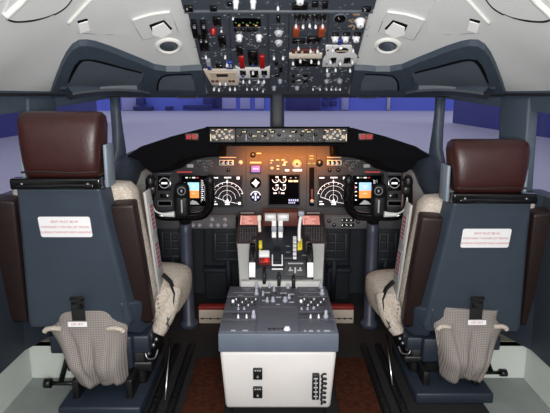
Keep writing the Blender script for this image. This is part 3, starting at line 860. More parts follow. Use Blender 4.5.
# ------------------------------------------------------------------ main instrument panel
IP = Pl((0, 3.30, 0.80), (0, -math.cos(0.16), math.sin(0.16)), (0, 0, 1))
t = thing('instrument_panel', IP.at(278, 190), 'wide grey main instrument panel with lit screens and round gauges', 'instrument panel')
out = [(141, 162), (150, 156), (168, 152), (205, 142), (352, 142), (389, 152), (407, 156), (416, 162), (418, 217), (139, 217)]
mb = MB('panel_grey'); IP.polyp(mb, out, -0.05, 0.0, 0.004); mb.build('panel_face', t)
mb = MB('trim_black')
for u0, v0, u1, v1 in ((246, 149, 246, 210), (307, 149, 306.5, 210), (317, 149, 316, 172), (181, 156, 180, 175), (376, 156, 377, 175)): IP.line(mb, u0, v0, u1, v1, 0.004, 0.001)
mb.build('panel_seam', t)
def ipbox(name, u0, v0, u1, v1, h, m, par=None, bev=0.001, h0=0.0):
    mb = MB(m); IP.box(mb, u0, v0, u1, v1, h0, h, bev); return mb.build(name, par or t)
def nav(u0, v0, u1, v1, flip):
    d = ipbox('navigation_display', u0 - 1.2, v0 - 1.2, u1 + 1.2, v1 + 1.2, 0.008, 'black')
    mb = MB('scr_dark', 'scr_white', 'scr_grey'); IP.box(mb, u0, v0, u1, v1, 0.008, 0.010)
    mb.use('scr_white'); um = (u0 + u1) / 2; vc = v1 - 7.2; p = IP.m(um, vc)
    H = 0.0105
    for r, w in ((4.2, 0.26), (8.5, 0.28), (13.0, 0.28), (16.6, 0.45)):
        lim = 0.30 if r < 13 else 0.75
        a0 = -PI if r < 5 else (0.0 if r < 9 else 0.18 if r < 14 else 0.30)
        IP.ring(mb, um, vc, (r - w / 2) * p, (r + w / 2) * p, H, a0, PI - a0 if r >= 5 else PI, 30)
    IP.line(mb, um, v0 + 2, um, v1 - 3, 0.0013, H)
    mb.use('scr_white')
    IP.line(mb, um - 13, vc - 3.2 + 1.2, um - 1, vc + 2.2, 0.0026, H); IP.line(mb, um - 1, vc + 2.2, um + 12, vc + 5, 0.0026, H)
    mb.poly([IP.at(um - 2.5, vc + 4.0, H), IP.at(um + 2.5, vc + 4.6, H), IP.at(um + 0.5, vc - 0.5, H)])
    for a in ((um - 14, v0 + 1.2, um - 9, v0 + 2.4), (um - 3, v0 + 1, um + 4, v0 + 2.2), (um + 9.5, v0 + 0.8, um + 12.5, v0 + 3.4), (um - 14, v1 - 2.6, um - 9.5, v1 - 1.2), (um - 14, v1 - 5, um - 11, v1 - 4), (um + 11, v1 - 4, um + 13.6, v1 - 1.4), (um - 2, v1 - 2.4, um + 2.5, v1 - 1.2), (um - 0.8, v0 + 4.6, um + 0.8, v0 + 6.4)):
        IP.box(mb, *a, 0.010, 0.0106)
    for k in range(9):
        a = 0.35 + (PI - 0.7) * k / 8; A, B = IP.ab(um, vc)
        r0 = 14.8 * p; r1 = 16.4 * p
        c0 = V((math.cos(a), math.sin(a))); s0 = V((-math.sin(a), math.cos(a))) * 0.0016
        mb.poly([IP.w(*(c0 * r0 - s0), H) + IP.ex * A + IP.ey * B, IP.w(*(c0 * r0 + s0), H) + IP.ex * A + IP.ey * B, IP.w(*(c0 * r1 + s0), H) + IP.ex * A + IP.ey * B, IP.w(*(c0 * r1 - s0), H) + IP.ex * A + IP.ey * B])
    tag(mb.build('screen', d), 'lit screen with white compass arcs')
nav(212.5, 176, 242, 206, 0); nav(318.5, 176, 348, 206, 1)
def pfd(u0, v0, u1, v1, sky, eu0, eu1):
    d = ipbox('flight_display', u0 - 2.5, v0 - 2, u1 + 2.5, v1 + 3, 0.010, 'black')
    mb = MB('scr_black', sky, 'scr_earth', 'scr_white', 'scr_red', 'lit_green', 'lit_amber', 'scr_grey'); IP.box(mb, u0, v0, u1, v1, 0.010, 0.012)
    vm = v0 + 15.0
    mb.use(sky); IP.box(mb, eu0, v0 + 7, eu1, vm, 0.012, 0.0124)
    mb.use('scr_earth'); IP.box(mb, eu0, vm, eu1, vm + 7.4, 0.012, 0.0124)
    mb.use('scr_white')
    IP.box(mb, eu0 + 3.4, vm - 5, eu1 - 3.4, vm - 4.6, 0.0124, 0.0127); IP.box(mb, eu0 + 4.4, vm - 3, eu1 - 4.4, vm - 2.6, 0.0124, 0.0127)
    IP.box(mb, eu0 + 4.4, vm + 2.6, eu1 - 4.4, vm + 3, 0.0124, 0.0127)
    for k in range(10):
        v = v0 + 5.0 + k * 2.1; IP.box(mb, eu1 + 2.6, v, eu1 + 4.0 + (k % 3) * 0.5, v + 0.8, 0.012, 0.0124); 
        if k % 2: IP.box(mb, eu0 - 4, v, eu0 - 2.2, v + 1.0, 0.012, 0.0124)
    IP.line(mb, eu1 + 2.2, v0 + 4, eu1 + 2.2, v1 - 4, 0.0012, 0.0126); IP.line(mb, eu1 + 5.6, v0 + 4, eu1 + 5.6, v1 - 5, 0.0012, 0.0126)
    mb.use('scr_grey')
    um = (eu0 + eu1) / 2
    mb.poly([IP.at(um - 6, v1 - 1.6, 0.0126), IP.at(um + 6, v1 - 1.6, 0.0126), IP.at(um + 3, v1 - 4.6, 0.0126), IP.at(um - 1, v1 - 6, 0.0126)])
    mb.use('lit_green'); IP.box(mb, eu0 + 1, v0 + 1.6, eu0 + 3.6, v0 + 2.8, 0.012, 0.0124)
    mb.use('scr_white'); IP.box(mb, eu0 - 2.2, v0 + 1.6, eu0, v0 + 2.8, 0.012, 0.0124); IP.box(mb, eu0 + 4.6, v0 + 1.6, eu0 + 7.5, v0 + 2.8, 0.012, 0.0124)
    mb.use('scr_red'); IP.box(mb, eu0 + 8.5, v0 + 1.6, eu0 + 11, v0 + 2.8, 0.012, 0.0124); IP.box(mb, eu0 - 4.5, v0 + 10, eu0 - 3.6, v0 + 14, 0.012, 0.0124)
    mb.use('lit_amber'); IP.box(mb, eu0 - 4.5, v0 + 16, eu0 - 3.2, v0 + 17, 0.012, 0.0124)
    tag(mb.build('screen', d), 'lit attitude screen, blue over orange')
pfd(182, 175.5, 209.5, 206, 'scr_sky', 188, 199.3); pfd(352.5, 175.5, 381, 206, 'scr_sky_blue', 358.8, 371)
# engine display
d = ipbox('engine_display', 268, 174, 300, 205.5, 0.008, 'black')
mb = MB('scr_black', 'scr_white', 'scr_grey', 'lit_cream'); IP.box(mb, 269.3, 175.2, 298.8, 204.2, 0.008, 0.010)
p = IP.m(285, 190)
for (u, v, r) in ((275.5, 179.5, 3.4), (282.8, 179.5, 3.4), (275.5, 187.6, 3.0), (282.8, 187.6, 3.0)):
    mb.use('scr_white'); IP.ring(mb, u, v, (r - 0.6) * p, r * p, 0.0104, -PI, 0.35, 18)
    IP.box(mb, u + 0.2, v - 3.2, u + 2.9, v - 1.6, 0.010, 0.0105)
    mb.use('scr_grey'); IP.line(mb, u, v, u + 1.8, v + 1.6, 0.003, 0.0104)
mb.use('scr_white')
for a in ((273.5, 192.6, 276.8, 193.8), (281, 192.6, 284.4, 193.8)): IP.box(mb, *a, 0.010, 0.0105)
mb.use('scr_grey'); IP.box(mb, 278.8, 191, 279.4, 193.8, 0.010, 0.0105); IP.box(mb, 290, 177.4, 291.4, 178.4, 0.010, 0.0105); IP.box(mb, 295, 177.2, 296.4, 178.2, 0.010, 0.0105)
mb.use('lit_cream'); IP.box(mb, 288.3, 180.2, 292.6, 182, 0.010, 0.0105); IP.box(mb, 293.4, 180.2, 298, 182, 0.010, 0.0105)
mb.use('scr_blue')
for k in range(5): IP.box(mb, 288.5 + k * 2.1, 199.2, 289.9 + k * 2.1, 201.2, 0.010, 0.0105)
for k in range(4): IP.box(mb, 288.5 + k * 1.8, 202, 289.6 + k * 1.8, 203.4, 0.010, 0.0105)
tag(mb.build('screen', d), 'dark engine screen with white round scales')
# standby gauges
for (u, v, r, ins) in ((255.6, 183, 5.6, 0), (255.6, 196.2, 5.6, 1)):
    mb = MB('black'); IP.disc(mb, u, v, (r + 0.9) * p, 0, 0.010, 26); g = mb.build('gauge', t)
    mb = MB('scr_black', 'scr_white', 'scr_blue'); IP.disc(mb, u, v, r * p, 0.010, 0.011, 26)
    if ins == 0:
        mb.use('scr_white')
        pts = [(-4, 0), (-1.5, -1.6), (0.2, -4.2), (1.6, -1.8), (4, -0.6), (2, 1.4), (0.4, 4.4), (-1.6, 1.6)]
        mb.prism([IP.at(u + a, v + b, 0.011) for a, b in pts], [IP.at(u + a, v + b, 0.0116) for a, b in pts])
    else:
        mb.use('scr_blue')
        for (a, b, q_) in ((0, -2.4, 1.5), (-2.4, 1, 1.3), (2.4, 1, 1.3), (0, 3.4, 1.2)): IP.disc(mb, u + a, v + b, q_ * p, 0.011, 0.0115, 12)
        mb.use('scr_white'); IP.ring(mb, u, v, 4.4 * p, 5.2 * p, 0.0113, 0.2, PI - 0.2); IP.box(mb, u - 0.4, v - 3, u + 0.4, v + 3, 0.0115, 0.012)
    tag(mb.build('dial_face', g), 'pale glowing dial')
mb = MB('black'); IP.box(mb, 250.3, 164.8, 261, 173, 0, 0.008, 0.001); g = mb.build('radio_display', t)
mb = MB('scr_violet', 'scr_blue'); IP.box(mb, 251.3, 165.8, 260.2, 172.2, 0.008, 0.009); mb.use('scr_blue')
for k in range(3): IP.box(mb, 253 + k * 2, 168, 254.4 + k * 2, 169.6, 0.009, 0.0095)
tag(mb.build('screen', g), 'violet lit screen')
mb = MB('lit_amber'); IP.box(mb, 250, 161.8, 261.2, 163.4, 0, 0.002); IP.box(mb, 256.5, 152.9, 261, 153.9, 0, 0.002); IP.box(mb, 219.5, 157, 236, 157.8, 0, 0.002); IP.box(mb, 327, 157, 341, 157.8, 0, 0.002); mb.build('label_bar', t)
# autoland light plates
for u0, sx in ((219.2, 0), (327, 1)):
    mb = MB('cream'); IP.box(mb, u0, 160, u0 + 14.6, 165.4, 0, 0.006, 0.002); g = mb.build('light_plate', t)
    for k in range(3):
        mb = MB('black_gloss'); c = u0 + 2.6 + k * 4.5; IP.box(mb, c - 1.5, 160.9, c + 1.5, 164.6, 0.006, 0.010, 0.001); mb.build('light_window', g)
for u, v, r, m in ((240.5, 162.4, 1.9, 'cream'), (253, 155, 2.4, 'black'), (228.5, 170, 1.6, 'black'), (319.5, 163, 3.0, 'black'), (297, 164, 4.0, 'light_grey'), (329.5, 170, 1.7, 'black'), (338, 170, 1.7, 'black')):
    knob('selector_knob', IP, u, v, r, t, m, 0.014, cap='mark')
knob('selector_knob', IP, 297, 164, 1.4, t, 'black', 0.02)
for sx in (0, 1):
    X = (lambda u: 557 - u) if sx else (lambda u: u)
    for (u, v) in ((199, 162.5), (203.5, 165), (208.5, 162.3), (212, 164.4), (206, 168.6), (199.7, 165.6)): knob('selector_knob', IP, X(u), v, 1.6, t, 'panel_grey', 0.008, cap='mark')
    mb = MB('mark', 'scr_red')
    for (u, v) in ((199, 162.5), (203.5, 165), (208.5, 162.3), (212, 164.4), (206, 168.6)): IP.ring(mb, X(u), v, 1.5 * p, 2.0 * p, 0.0015, 0.3, 5.6)
    a0, a1 = sorted((X(187), X(193.5))); IP.box(mb, a0, 164.2, a1, 167.6, 0, 0.006, 0.001); mb.build('white_placard', t)
    mb = MB('scr_red'); a0, a1 = sorted((X(177), X(192))); IP.box(mb, a0, 171.4, a1, 172.8, 0, 0.002); mb.build('red_placard', t)
    mb = MB('mark_dim')
    for k in range(6):
        c = X(198 + k * 2.6); IP.box(mb, c - 0.8, 160.4, c + 0.8, 161.0, 0, 0.001)
    mb.build('legend_marks', t)
# centre lights cluster
mb = MB('lit_cream', 'lit_amber', 'scr_white')
for (u, v, w, h) in ((272, 160.5, 3, 1), (277.5, 160, 3, 1), (283, 160, 3, 1.2), (285.5, 162, 3, 1.4), (284, 165, 3, 1), (272, 168, 3.6, 0.9), (272, 168, 0.9, 3), (278, 166, 2.4, 0.8), (278, 169, 2.4, 0.8), (287, 170.2, 4, 2), (297.4, 170.2, 9, 2), (284.5, 163.4, 2, 0.8), (271, 163, 2, 0.8)):
    mb = MB('scr_white' if w >= 4 else rr.choice(['lit_cream', 'lit_amber'])); IP.box(mb, u - w / 2, v - h / 2, u + w / 2, v + h / 2, 0.0015, 0.0035); mb.build('annunciator_light', t)
mb = MB('panel_grey'); IP.box(mb, 268, 158.4, 275, 171.6, 0, 0.0015); IP.box(mb, 275.6, 158.4, 281, 171.6, 0, 0.0015); IP.box(mb, 281.6, 158.4, 290, 168.5, 0, 0.0015); mb.build('annunciator_plate', t)
# landing gear lever
mb = MB('black_matte'); IP.box(mb, 309.2, 167.5, 314.2, 206, 0, 0.003, 0.001); g = mb.build('gear_slot', t)
mb = MB('dark_red', 'cream'); IP.box(mb, 310.6, 189, 313, 199, 0.003, 0.03, 0.003); mb.use('cream'); mb.ball(IP.at(311.8, 201, 0.03), (0.012, 0.012, 0.012)); mb.build('gear_lever', g)
mb = MB('lit_green', 'mark_dim')
for v in (155.5, 158.3): IP.box(mb, 309.5, v, 313.5, v + 1.0, 0, 0.002)
IP.box(mb, 307.6, 163, 311, 164, 0, 0.002); IP.box(mb, 312.5, 163, 315.6, 164, 0, 0.002); mb.build('gear_lights', t)
# clocks and data plates at the outer ends
for sx in (0, 1):
    X = (lambda u: 557 - u) if sx else (lambda u: u)
    u = X(164.6) if not sx else 394.2
    pl = 0.0
    mb = MB('black_gloss'); IP.box(mb, u - 6.5, 175.6, u + 6.5, 190.6, 0, 0.006, 0.004); c = mb.build('clock', t)
    mb = MB('scr_black', 'scr_white', 'scr_grey'); IP.disc(mb, u, 183, 5.6 * p, 0.006, 0.008, 24); mb.use('scr_grey')
    IP.ring(mb, u, 183, 4.6 * p, 5.3 * p, 0.0085, 0.25, PI - 0.25); IP.ring(mb, u, 183, 4.6 * p, 5.3 * p, 0.0085, PI + 0.25, 2 * PI - 0.25)
    mb.use('scr_white'); IP.box(mb, u - 3, 182.3, u + 3, 184.2, 0.008, 0.009)
    mb.build('dial_face', c)
    mb = MB('mark_dim'); IP.box(mb, u - 6, 173.2, u + 7, 173.8, 0, 0.001); mb.build('legend_marks', t)
    mb = MB('mark_dim', 'scr_black'); IP.box(mb, u - 6.8, 200.6, u + 7.4, 206.2, 0, 0.004); mb.use('scr_black'); IP.box(mb, u - 6.1, 201.3, u + 6.7, 205.5, 0.004, 0.005); mb.build('data_plate', t)
    mb = MB('black_gloss'); IP.box(mb, u - 4.4, 193.6, u + 3.6, 198.2, 0, 0.004, 0.001); mb.build('counter', t)
# flight deck flood lamp strips below the hood
# ------------------------------------------------------------------ lower panels
LP = Pl((0, 3.22, 0.74), (0, -math.cos(0.25), math.sin(0.25)), (0, 0, 1))
for sx, sd in ((0, 'left'), (1, 'right')):
    X = (lambda u: 557 - u) if sx else (lambda u: u)
    t = thing('lower_panel', LP.at(X(190), 221), 'narrow dark lower panel with small knobs under the %s instrument screens' % sd, 'panel', 'lower side panels')
    mb = MB('panel_grey', 'panel_brown')
    P = [(150, 214.5), (236, 214.5), (236, 229), (150, 229)]
    P = [(X(u), v) for u, v in P]
    if sx: P = P[::-1]
    LP.polyp(mb, P, -0.05, 0.0, 0.003); mb.build('panel_face', t)
    if not sx:
        for u, v in ((193, 225.5), (199.5, 225.5), (211, 225.5), (218, 225.5), (225, 225.5), (212, 219.6), (225, 219.6)): knob('rotary_knob', LP, u, v, 2.0, t, 'knob_grey', 0.016)
    else:
        for u in (343, 347.5, 352):
            for v in (220, 225):
                mb = MB('black_gloss', 'mark_dim'); LP.box(mb, u - 1.9, v - 1.7, u + 1.9, v + 1.7, 0, 0.010, 0.002); mb.build('push_button', t)
        for u, v in ((334, 225), (329, 221), (358, 222)): knob('rotary_knob', LP, u, v, 1.6, t, 'black', 0.012, cap='mark')
        mb = MB('mark_dim')
        for k in range(7): LP.box(mb, 333 + k * 3, 217.2, 335 + k * 3, 217.8, 0, 0.001)
        mb.build('legend_marks', t)

# ------------------------------------------------------------------ control yokes
for sx, sd, cu, wu0, wu1, hubu in ((0, 'left', 185.5, 150.5, 210, 182), (1, 'right', 373, 348.5, 408, 379)):
    YY = 3.0
    base = at(cu, 330, 3.12); base.z = 0.0
    t = thing('control_yoke', base, 'black control yoke on a blue grey column in front of the %s seat' % sd, 'control yoke', 'control yokes')
    pc = at(cu, 222, 3.12)
    mb = MB('column_blue'); mb.lathe((pc.x, 3.12, 0.0), (0, 0, 1), [(0, 0.055), (0.03, 0.055), (0.05, 0.036), (0.60, 0.036), (pc.z + 0.02, 0.035)], 22); mb.build('column', t)
    mb = MB('black_gloss')
    ph = at(hubu, 212, YY); mb.use('black')
    mb.tube([V((pc.x, 3.12, pc.z)), V((pc.x, 3.09, pc.z + 0.04)), ph], 0.036, seg=14)
    gb = at(hubu, 200, YY)
    mb.rbox(at(hubu, 203, YY - 0.01), (0.092, 0.07, 0.18), 0.03, 4); mb.rbox(at(hubu, 191, YY - 0.02), (0.086, 0.07, 0.096), 0.034, 4)
    hub = mb.build('hub', t)
    mb = MB('mark_dim', 'black'); c = at(hubu - 0.5, 191, YY - 0.056); mb.lathe(c, (0, -1, 0), [(0, 0.024), (0.004, 0.024), (0.004, 0.019), (0.002, 0.018)], 20); mb.use('black'); mb.lathe(c, (0, -1, 0), [(0.0025, 0.0185), (0.003, 0.0)], 20)
    mb.use('knob_grey'); mb.rbox(c + V((0, -0.004, 0)), (0.012, 0.006, 0.016), 0.003)
    mb.build('emblem', hub)
    mb = MB('light_grey'); a = at(hubu - 0.3, 200, YY - 0.052); b = at(hubu - 0.3, 213, YY - 0.05); mb.rbox((a + b) / 2, (0.009, 0.006, (a - b).length), 0.003); tag(mb.build('clip', hub), 'chrome clip')
    mb = MB('black_gloss')
    um = (wu0 + wu1) / 2
    pts = [(wu0 + 0.5, 179), (wu0, 190), (wu0 - 0.5, 202), (wu0 + 3, 211), (wu0 + 11, 216), (um, 216.5), (wu1 - 11, 216), (wu1 - 3, 211), (wu1, 202), (wu1, 190), (wu1 - 1, 179)]
    yy = [2.96, 2.96, 2.97, 2.98, 2.99, 3.0, 2.99, 2.98, 2.97, 2.96, 2.96]
    mb.tube([at(u, v, y) for (u, v), y in zip(pts, yy)], lambda q_: 0.025 + 0.004 * abs(2 * q_ - 1) ** 3, seg=12)
    mb.build('wheel', t)
    ou = wu0 if not sx else wu1
    s_ = -1 if not sx else 1
    mb = MB('black'); mb.ball(at(ou, 182, 2.95), (0.028, 0.03, 0.04)); mb.rbox(at(ou - s_ * 1.5, 190, 2.945), (0.05, 0.04, 0.05), 0.012, 3); g = mb.build('grip', t)
    mb = MB('steel'); mb.rbox(at(ou - s_ * 2, 189, 2.92), (0.01, 0.012, 0.016), 0.003); mb.rbox(at(ou, 180, 2.918), (0.008, 0.01, 0.012), 0.003); mb.build('trim_switch', g)
    mb = MB('white_paint')
    tp = [(ou - s_ * 0.6, 197), (ou - s_ * 1.4, 204), (ou - s_ * 4.5, 210.5), (ou - s_ * 10, 213.6), (ou - s_ * 15, 214.6), (ou - s_ * 24, 214.2)]
    mb.tube([at(u, v, 2.945) for u, v in tp], lambda q_: 0.005 + 0.014 * max(0, q_ - 0.55) ** 1.0 * 2.0, seg=10)
    tag(mb.build('wheel_edge', t), 'white curved edge of the wheel')  # white tube along the lower outboard rim of the wheel
    iu = wu1 if not sx else wu0
    mb = MB('black'); mb.ball(at(iu, 181, 2.955), (0.026, 0.028, 0.036)); mb.build('grip', t)

# ------------------------------------------------------------------ rudder pedals
for u0, u1, v0, v1, wh in ((163.5, 179, 233, 256, 'left of the left yoke column'), (216, 238.5, 234, 259, 'left of the throttle stand'), (325, 346, 234, 259, 'right of the throttle stand'), (379, 396, 234, 259, 'right of the right yoke column')):
    Y = 3.42
    a = at(u0, v1, Y); b = at(u1, v0, Y)
    t = thing('rudder_pedal', V(((a.x + b.x) / 2, Y, 0.2)), 'dark grey grid rudder pedal in the footwell ' + wh, 'pedal', 'rudder pedals')
    w = b.x - a.x; h = b.z - a.z
    mb = MB('pedal_grey')
    for k in range(3): mb.rbox((a.x + w * k / 2, Y, (a.z + b.z) / 2), (0.014, 0.02, h + 0.014), 0.003)
    for k in range(4): mb.rbox(((a.x + b.x) / 2, Y, a.z + h * k / 3), (w, 0.018, 0.012), 0.003)
    mb.build('tread_grid', t)
    mb = MB('footwell'); mb.rbox(((a.x + b.x) / 2, Y + 0.03, (a.z + b.z) / 2), (w + 0.05, 0.02, h + 0.07), 0.005); mb.build('backing_plate', t)
    mb = MB('footwell'); mb.cyl(((a.x + b.x) / 2, Y + 0.03, a.z), ((a.x + b.x) / 2, Y + 0.12, 0.0), 0.02); mb.build('pedal_arm', t)
# footwell shrouds and kick boxes
for sx, sd in ((-1, 'left'), (1, 'right')):
    mb = MB('footwell')
    mb.rbox((sx * 0.42, 3.58, 0.30), (0.16, 0.05, 0.60), 0.01)
    mb.rbox((sx * 0.42, 3.52, 0.24), (0.16, 0.10, 0.03), 0.008)
    o = mb.build('footwell_shroud'); tag(o, 'dark blue footwell shroud between the pedals on the %s side' % sd, 'shroud', 'footwell shrouds')
for u0, u1, sd in ((199, 237, 'left'), (324, 354, 'right')):
    Y = 3.16
    a = at(u0, 321, Y); b = at(u1, 306.5, Y)
    t = thing('kick_box', V(((a.x + b.x) / 2, Y, 0)), 'low cream box with a red top edge on the floor %s of the pedestal' % sd, 'box', 'cream kick boxes')
    mb = MB('cream_box', 'black'); z0 = 0.0
    hz = b.z - 0.0
    mb.rbox(((a.x + b.x) / 2, Y + 0.025, hz * 0.4), (b.x - a.x, 0.05, hz * 0.8), 0.004)
    mb.use('black'); mb.rbox(((a.x + b.x) / 2, Y - 0.001, hz * 0.30), (b.x - a.x - 0.01, 0.004, 0.004))
    for k in range(5): mb.rbox((a.x + (b.x - a.x) * (k + 0.5) / 5, Y - 0.001, hz * 0.30), (0.008, 0.006, 0.012))
    mb.build('body', t)
    mb = MB('red_paint'); mb.rbox(((a.x + b.x) / 2, Y + 0.025, hz * 0.90), (b.x - a.x + 0.004, 0.054, hz * 0.20), 0.004); tag(mb.build('lid', t), 'red lid')

# ------------------------------------------------------------------ throttle quadrant and forward stand
CX = 0.015
t = thing('throttle_quadrant', V((CX, 2.6, 0.5)), 'throttle quadrant with white levers between grey pillars ahead of the pedestal', 'throttle quadrant')
prof = [(2.44, 0.46), (2.455, 0.53), (2.49, 0.58), (2.55, 0.625), (2.63, 0.655), (2.72, 0.675), (2.85, 0.69), (3.02, 0.70), (3.02, 0.46)]
mb = MB('quadrant_dark')
mb.prism([V((CX - 0.148, y, z)) for y, z in prof], [V((CX + 0.148, y, z)) for y, z in prof], 0.004); mb.build('housing', t)
pil = [(2.44, 0.0), (2.44, 0.50), (2.47, 0.525), (2.70, 0.652), (3.02, 0.745), (3.02, 0.0)]
for sx in (-1, 1):
    xo0 = CX + sx * 0.195; xi = CX + sx * 0.158
    mb = MB('light_grey')
    bo = [V((CX + sx * (0.198 if z < 0.55 else 0.228), y, z)) for y, z in pil]; ti = [V((CX + sx * (0.150 if z < 0.55 else 0.150), y, z)) for y, z in pil]
    mb.prism(bo, ti, 0.004); mb.build('side_pillar', t)
    # trim wheel
    mb = MB('black_gloss', 'white_paint')
    cx = CX + sx * 0.139; c = V((cx, 2.60, 0.548))
    N = 40; ro = 0.135; wd = 0.016
    rings = []
    mb.lathe(c - V((wd, 0, 0)), (1, 0, 0), [(0, 0.10), (0, ro - 0.004), (0.004, ro), (2 * wd - 0.004, ro), (2 * wd, ro - 0.004), (2 * wd, 0.10)], 40)
    mb.use('white_paint')
    a0, a1 = PI + 0.02, PI - 0.50
    for k in range(8):
        q0 = a0 + (a1 - a0) * k / 8; q1 = a0 + (a1 - a0) * (k + 1) / 8
        P = lambda q, x: c + V((x, math.cos(q) * (ro + 0.0012), math.sin(q) * (ro + 0.0012)))
        mb.poly([P(q0, -wd * 0.9), P(q1, -wd * 0.9), P(q1, wd * 0.9), P(q0, wd * 0.9)])
    tag(mb.build('trim_wheel', t), 'black trim wheel with a white rim segment')
# front white apron strip above the radios
mb = MB('light_grey'); mb.rbox((CX, 2.425, 0.525), (0.38, 0.03, 0.036), 0.003); mb.build('apron', t)
QP = Pl((CX, 2.50, 0.60), (0, -0.60, 0.8), (0, 0.8, 0.6))
def qat(u, v, Y): return at(u, v, Y)
# thrust levers
for u, hu0, hu1 in ((274, 265, 276), (280.6, 277.6, 288.6)):
    mb = MB('white_paint', 'light_grey'); a = at(u, 241, 2.70); b = at(u, 219, 2.76)
    mb.prism([a + V((-0.011, 0, -0.02)), a + V((0.011, 0, -0.02)), a + V((0.011, 0.03, -0.02)), a + V((-0.011, 0.03, -0.02))], [b + V((-0.012, 0, 0)), b + V((0.012, 0, 0)), b + V((0.012, 0.03, 0)), b + V((-0.012, 0.03, 0))], 0.003)
    lv = mb.build('thrust_lever', t)
    mb = MB('white_paint'); l = at(hu0, 217.3, 2.77); r = at(hu1, 217.3, 2.77); mb.cyl(l, r, 0.021, 0.021, 16); mb.rbox((l + r) / 2 + V((0, -0.016, 0.006)), ((r - l).length * 0.8, 0.02, 0.024), 0.006); tag(mb.build('handle', lv), 'white bar handle')
    mb = MB('knob_grey'); c = at(u, 229, 2.715); mb.rbox(c, (0.027, 0.012, 0.028), 0.004); mb.build('reverser_lever', lv)
# speed brake lever, flap lever
mb = MB('cream', 'dark_red'); mb.tube([at(259.8, 232, 2.74), at(259.4, 224, 2.76), at(258.8, 217, 2.78)], 0.008, seg=8); mb.use('cream'); mb.rbox(at(259.2, 218, 2.77), (0.022, 0.02, 0.03), 0.006, 3); lv = mb.build('speed_brake_lever', t)
mb = MB('white_paint'); mb.tube([at(299.4, 242, 2.68), at(299.2, 230, 2.71), at(300.2, 220, 2.74), at(301.4, 215, 2.76)], 0.0085, seg=8); lv = mb.build('flap_lever', t)
mb = MB('knob_grey'); mb.rbox(at(301.2, 213.4, 2.75), (0.032, 0.03, 0.026), 0.005); tag(mb.build('lever_knob', lv), 'pale square lever knob')
def surf(u, v):               # on the curved housing
    r = ray(u, v); k = 2.3 / r.y
    while True:
        p = CAM + r * k
        z = None
        for (y0, z0), (y1, z1) in zip(prof[:7], prof[1:8]):
            if y0 <= p.y <= y1: z = z0 + (z1 - z0) * (p.y - y0) / (y1 - y0)
        if z is not None and p.z <= z or p.y > 3.0: return p
        k += 0.002
def onq(mbx, u0, v0, u1, v1, h, bev=0.002):
    um, vm = (u0 + u1) / 2, (v0 + v1) / 2
    p = surf(um, vm); a = surf(um, v0); b = surf(um, v1)
    ey = (a - b); L = ey.length; ey.normalize(); ex = V((1, 0, 0)); nn = ex.cross(ey)
    R = Mx((ex, ey, nn)).transposed().to_4x4()
    wdt = (u1 - u0) * (p - CAM).length / F
    return mbx.rbox((0, 0, h / 2), (wdt, L, h), bev, M=Mx.Translation((a + b) / 2) @ R)
mb = MB('mcp_face'); onq(mb, 284.5, 261.5, 305.5, 276.5, 0.008); g = mb.build('cutout_panel', t)
mb = MB('mark'); 
for a in ((288, 264, 303, 264.8), (288.5, 270.5, 293, 271.6), (297, 270.5, 302, 271.6), (294.4, 268, 296, 273.5), (289.5, 268, 291, 270), (299.4, 268, 301, 270)): onq(mb, *a, 0.010, 0.0)
mb.build('legend_marks', g)
mb = MB('black'); onq(mb, 273.4, 246.5, 280.6, 262, 0.004); mb.build('lever_slot', t)
mb = MB('white_paint'); 
for a in ((271.8, 264.8, 283, 266.2), (271.8, 268.6, 283, 270)): onq(mb, *a, 0.006)
onq(mb, 271.8, 255, 273, 266, 0.006); onq(mb, 281.6, 255, 282.8, 266, 0.006); mb.build('slot_frame', t)
mb = MB('white_paint'); onq(mb, 259, 254, 269.5, 260, 0.030, 0.004); g = mb.build('brake_light', t)
mb = MB('red_paint', 'lit_red'); onq(mb, 259, 260.5, 270.5, 265.5, 0.026, 0.004); mb.use('lit_red'); onq(mb, 265, 262.5, 268, 265.2, 0.030, 0.001); tag(mb.build('lens', g), 'red lit lens')
mb = MB('yellow'); 
onq(mb, 258.8, 243.5, 262.2, 249, 0.02, 0.003); onq(mb, 259, 251, 261, 253, 0.012, 0.002); mb.build('scale_light', t)
mb = MB('yellow'); onq(mb, 297.5, 243.5, 300.5, 250.5, 0.012, 0.002); onq(mb, 300.6, 240.5, 302.2, 250, 0.012, 0.002); mb.build('scale_light', t)
mb = MB('black', 'white_paint', 'mark'); onq(mb, 291.5, 236, 297.2, 262, 0.006)
mb.use('white_paint')
for k in range(6): onq(mb, 293, 237.5 + k * 4, 296.4, 239.6 + k * 4, 0.008, 0.0)
mb.build('flap_scale', t)
mb = MB('mark_dim')
for a in ((253, 240, 256, 240.8), (253, 248, 256, 248.8), (252, 256, 255, 256.8), (286, 246, 290, 246.8), (286, 252, 290, 252.8), (302, 255, 306, 256), (262, 252, 266, 252.8), (284, 258, 292, 258.6)): onq(mb, *a, 0.002, 0.0)
mb.build('legend_marks', t)
for u, v0, v1 in ((264.3, 268, 285), (279, 273, 284), (293.5, 275, 286)):
    mb = MB('black'); a = surf(u, v0); mb.cyl(a, V((a.x, 2.40, at(u, v0 + 6, 2.405).z)), 0.007, 0.007, 10); mb.rbox(at(u, (v0 + v1) / 2 + 2, 2.405), (0.017, 0.03, 0.05), 0.006, 3); mb.build('start_lever', t)
# dark slot interior behind the levers
mb = MB('dark_red')
mb.rbox((CX, 2.88, 0.745), (0.19, 0.10, 0.08), 0.006); mb.build('lever_well', t)

